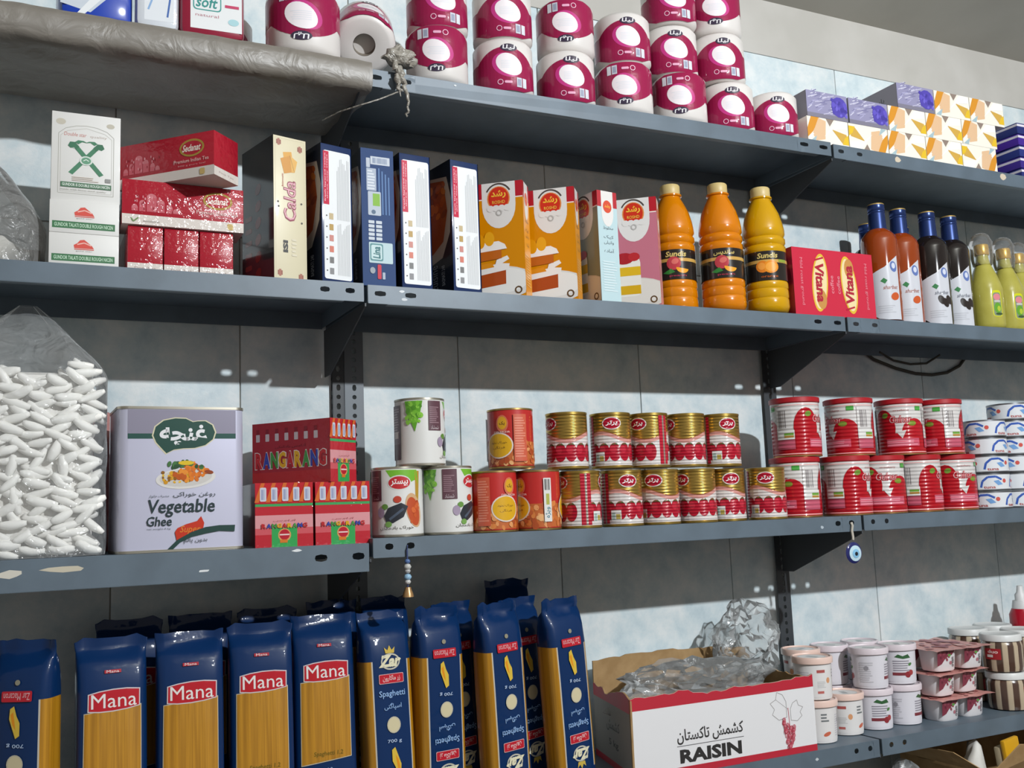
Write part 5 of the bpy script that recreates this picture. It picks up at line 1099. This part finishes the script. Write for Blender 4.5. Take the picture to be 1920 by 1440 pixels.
mb = MB(); mb.lathe([(.028, 0), (.031, .004), (.031, .19), (.024, .205)], mat('#a5182a', .3, coat=.6), 28); a1 = mb.mesh('bottle')
mb = MB(); mb.lathe([(.0235, .2), (.024, .203), (.022, .215), (.02, .225)], mat('#d0d0d0', .4), 24); a2 = mb.mesh('collar')
mb = MB(); mb.lathe([(.014, .222), (.014, .24), (.009, .246), (.007, .262), (.0001, .263)], mat('#d6d6d6', .4), 20); a3 = mb.mesh('nozzle')
thing('sauce_bottle', [('bottle', a1), ('collar', a2), ('nozzle', a3)], 'red squeeze bottle with a white nozzle behind the jars', 'bottle', (1.80, -.10, ZD))

# ------------------------------------------------------------------ below the fourth shelf, bottom right
ZE = -.9285
a, b, c, d = Vector((1.335, -.345, 0)), Vector((1.80, -.33, 0)), Vector((1.335, -.10, 0)), Vector((1.80, -.08, 0))
parts = [panel('front_panel', a, b, .375, 24, lambda u: -.004, 11, CARD, CARD), panel('left_panel', c, a, .375, 14, lambda u: 0, 12, CARD, CARD), panel('right_panel', b, d, .375, 14, lambda u: 0, 13, CARD, CARD), panel('back_panel', d, c, .37, 14, lambda u: 0, 14, CARD, CARD)]
mb = MB(); mb.box((1.335, -.33, .001), (1.80, -.085, .005), CARD); parts.append(('bottom_panel', mb.mesh('bottom_panel', smooth=False)))
mb = MB(); mb.add([(1.334, -.345, .376), (1.334, -.12, .376), (1.275, -.12, .415), (1.285, -.30, .418), (1.331, -.345, .376), (1.331, -.12, .376), (1.272, -.12, .415), (1.282, -.30, .418)], [(0, 1, 2, 3), (7, 6, 5, 4), (0, 4, 5, 1), (1, 5, 6, 2), (2, 6, 7, 3), (3, 7, 4, 0)], CARD); parts.append(('side_flap', mb.mesh('side_flap', smooth=False)))
mb = MB(); mb.add([(1.336, -.347, .373), (1.60, -.347, .373), (1.52, -.385, .42), (1.40, -.375, .432), (1.336, -.344, .373), (1.60, -.344, .373), (1.52, -.382, .421), (1.40, -.372, .433)], [(0, 1, 2, 3), (7, 6, 5, 4), (0, 4, 5, 1), (1, 5, 6, 2), (2, 6, 7, 3), (3, 7, 4, 0)], CARD); parts.append(('front_flap', mb.mesh('front_flap', smooth=False)))
thing('cardboard_box', parts, 'open brown cardboard box under the lowest visible shelf', 'cardboard box', (0, 0, ZE))
mb = MB(); mb.box((0, 0, 0), (.055, .012, .42), mat('#c9960c', .45)); y1 = mb.mesh('wrapper', bevel=.004)
mb = MB(); mb.box((.0, .0125, .02), (.05, .03, .405), mat('#a89a80', .8)); y2 = mb.mesh('torn_paper', bevel=.004)
thing('yellow_packet', [('wrapper', y1), ('torn_paper', y2)], 'yellow packet sticking out of the brown cardboard box', 'packet', (1.466, -.33, ZE + .0065), (math.radians(-3), math.radians(-5), .1))
mb = blob((1.388, -.262, ZE + .225), (.036, .034, .185), mat('#cfcdc8', .6), 5, .22, 1.6, 3, ZE + .0065); tag(link('white_pouch', mb.mesh('white_pouch', angle=80)), 'white soft pouch beside the yellow packet', 'pouch')
mb = crumple((1.205, -.235, ZE + .20), (.09, .08, .19), 6, .2, ZE + .001); tag(link('empty_plastic_bag', mb.mesh('empty_plastic_bag', angle=30)), 'crumpled clear plastic bag below the fourth shelf', 'plastic bag')

# ------------------------------------------------------------------ origins of single-mesh things at their base
for o in [q for q in scn.objects if q.type == 'MESH' and not q.parent and q.get('category') and q.location.length < 1e-6]:
    vs = [v.co for v in o.data.vertices]
    b = Vector(((min(v.x for v in vs) + max(v.x for v in vs)) / 2, (min(v.y for v in vs) + max(v.y for v in vs)) / 2, min(v.z for v in vs)))
    o.data.transform(Matrix.Translation(-b)); o.location = b
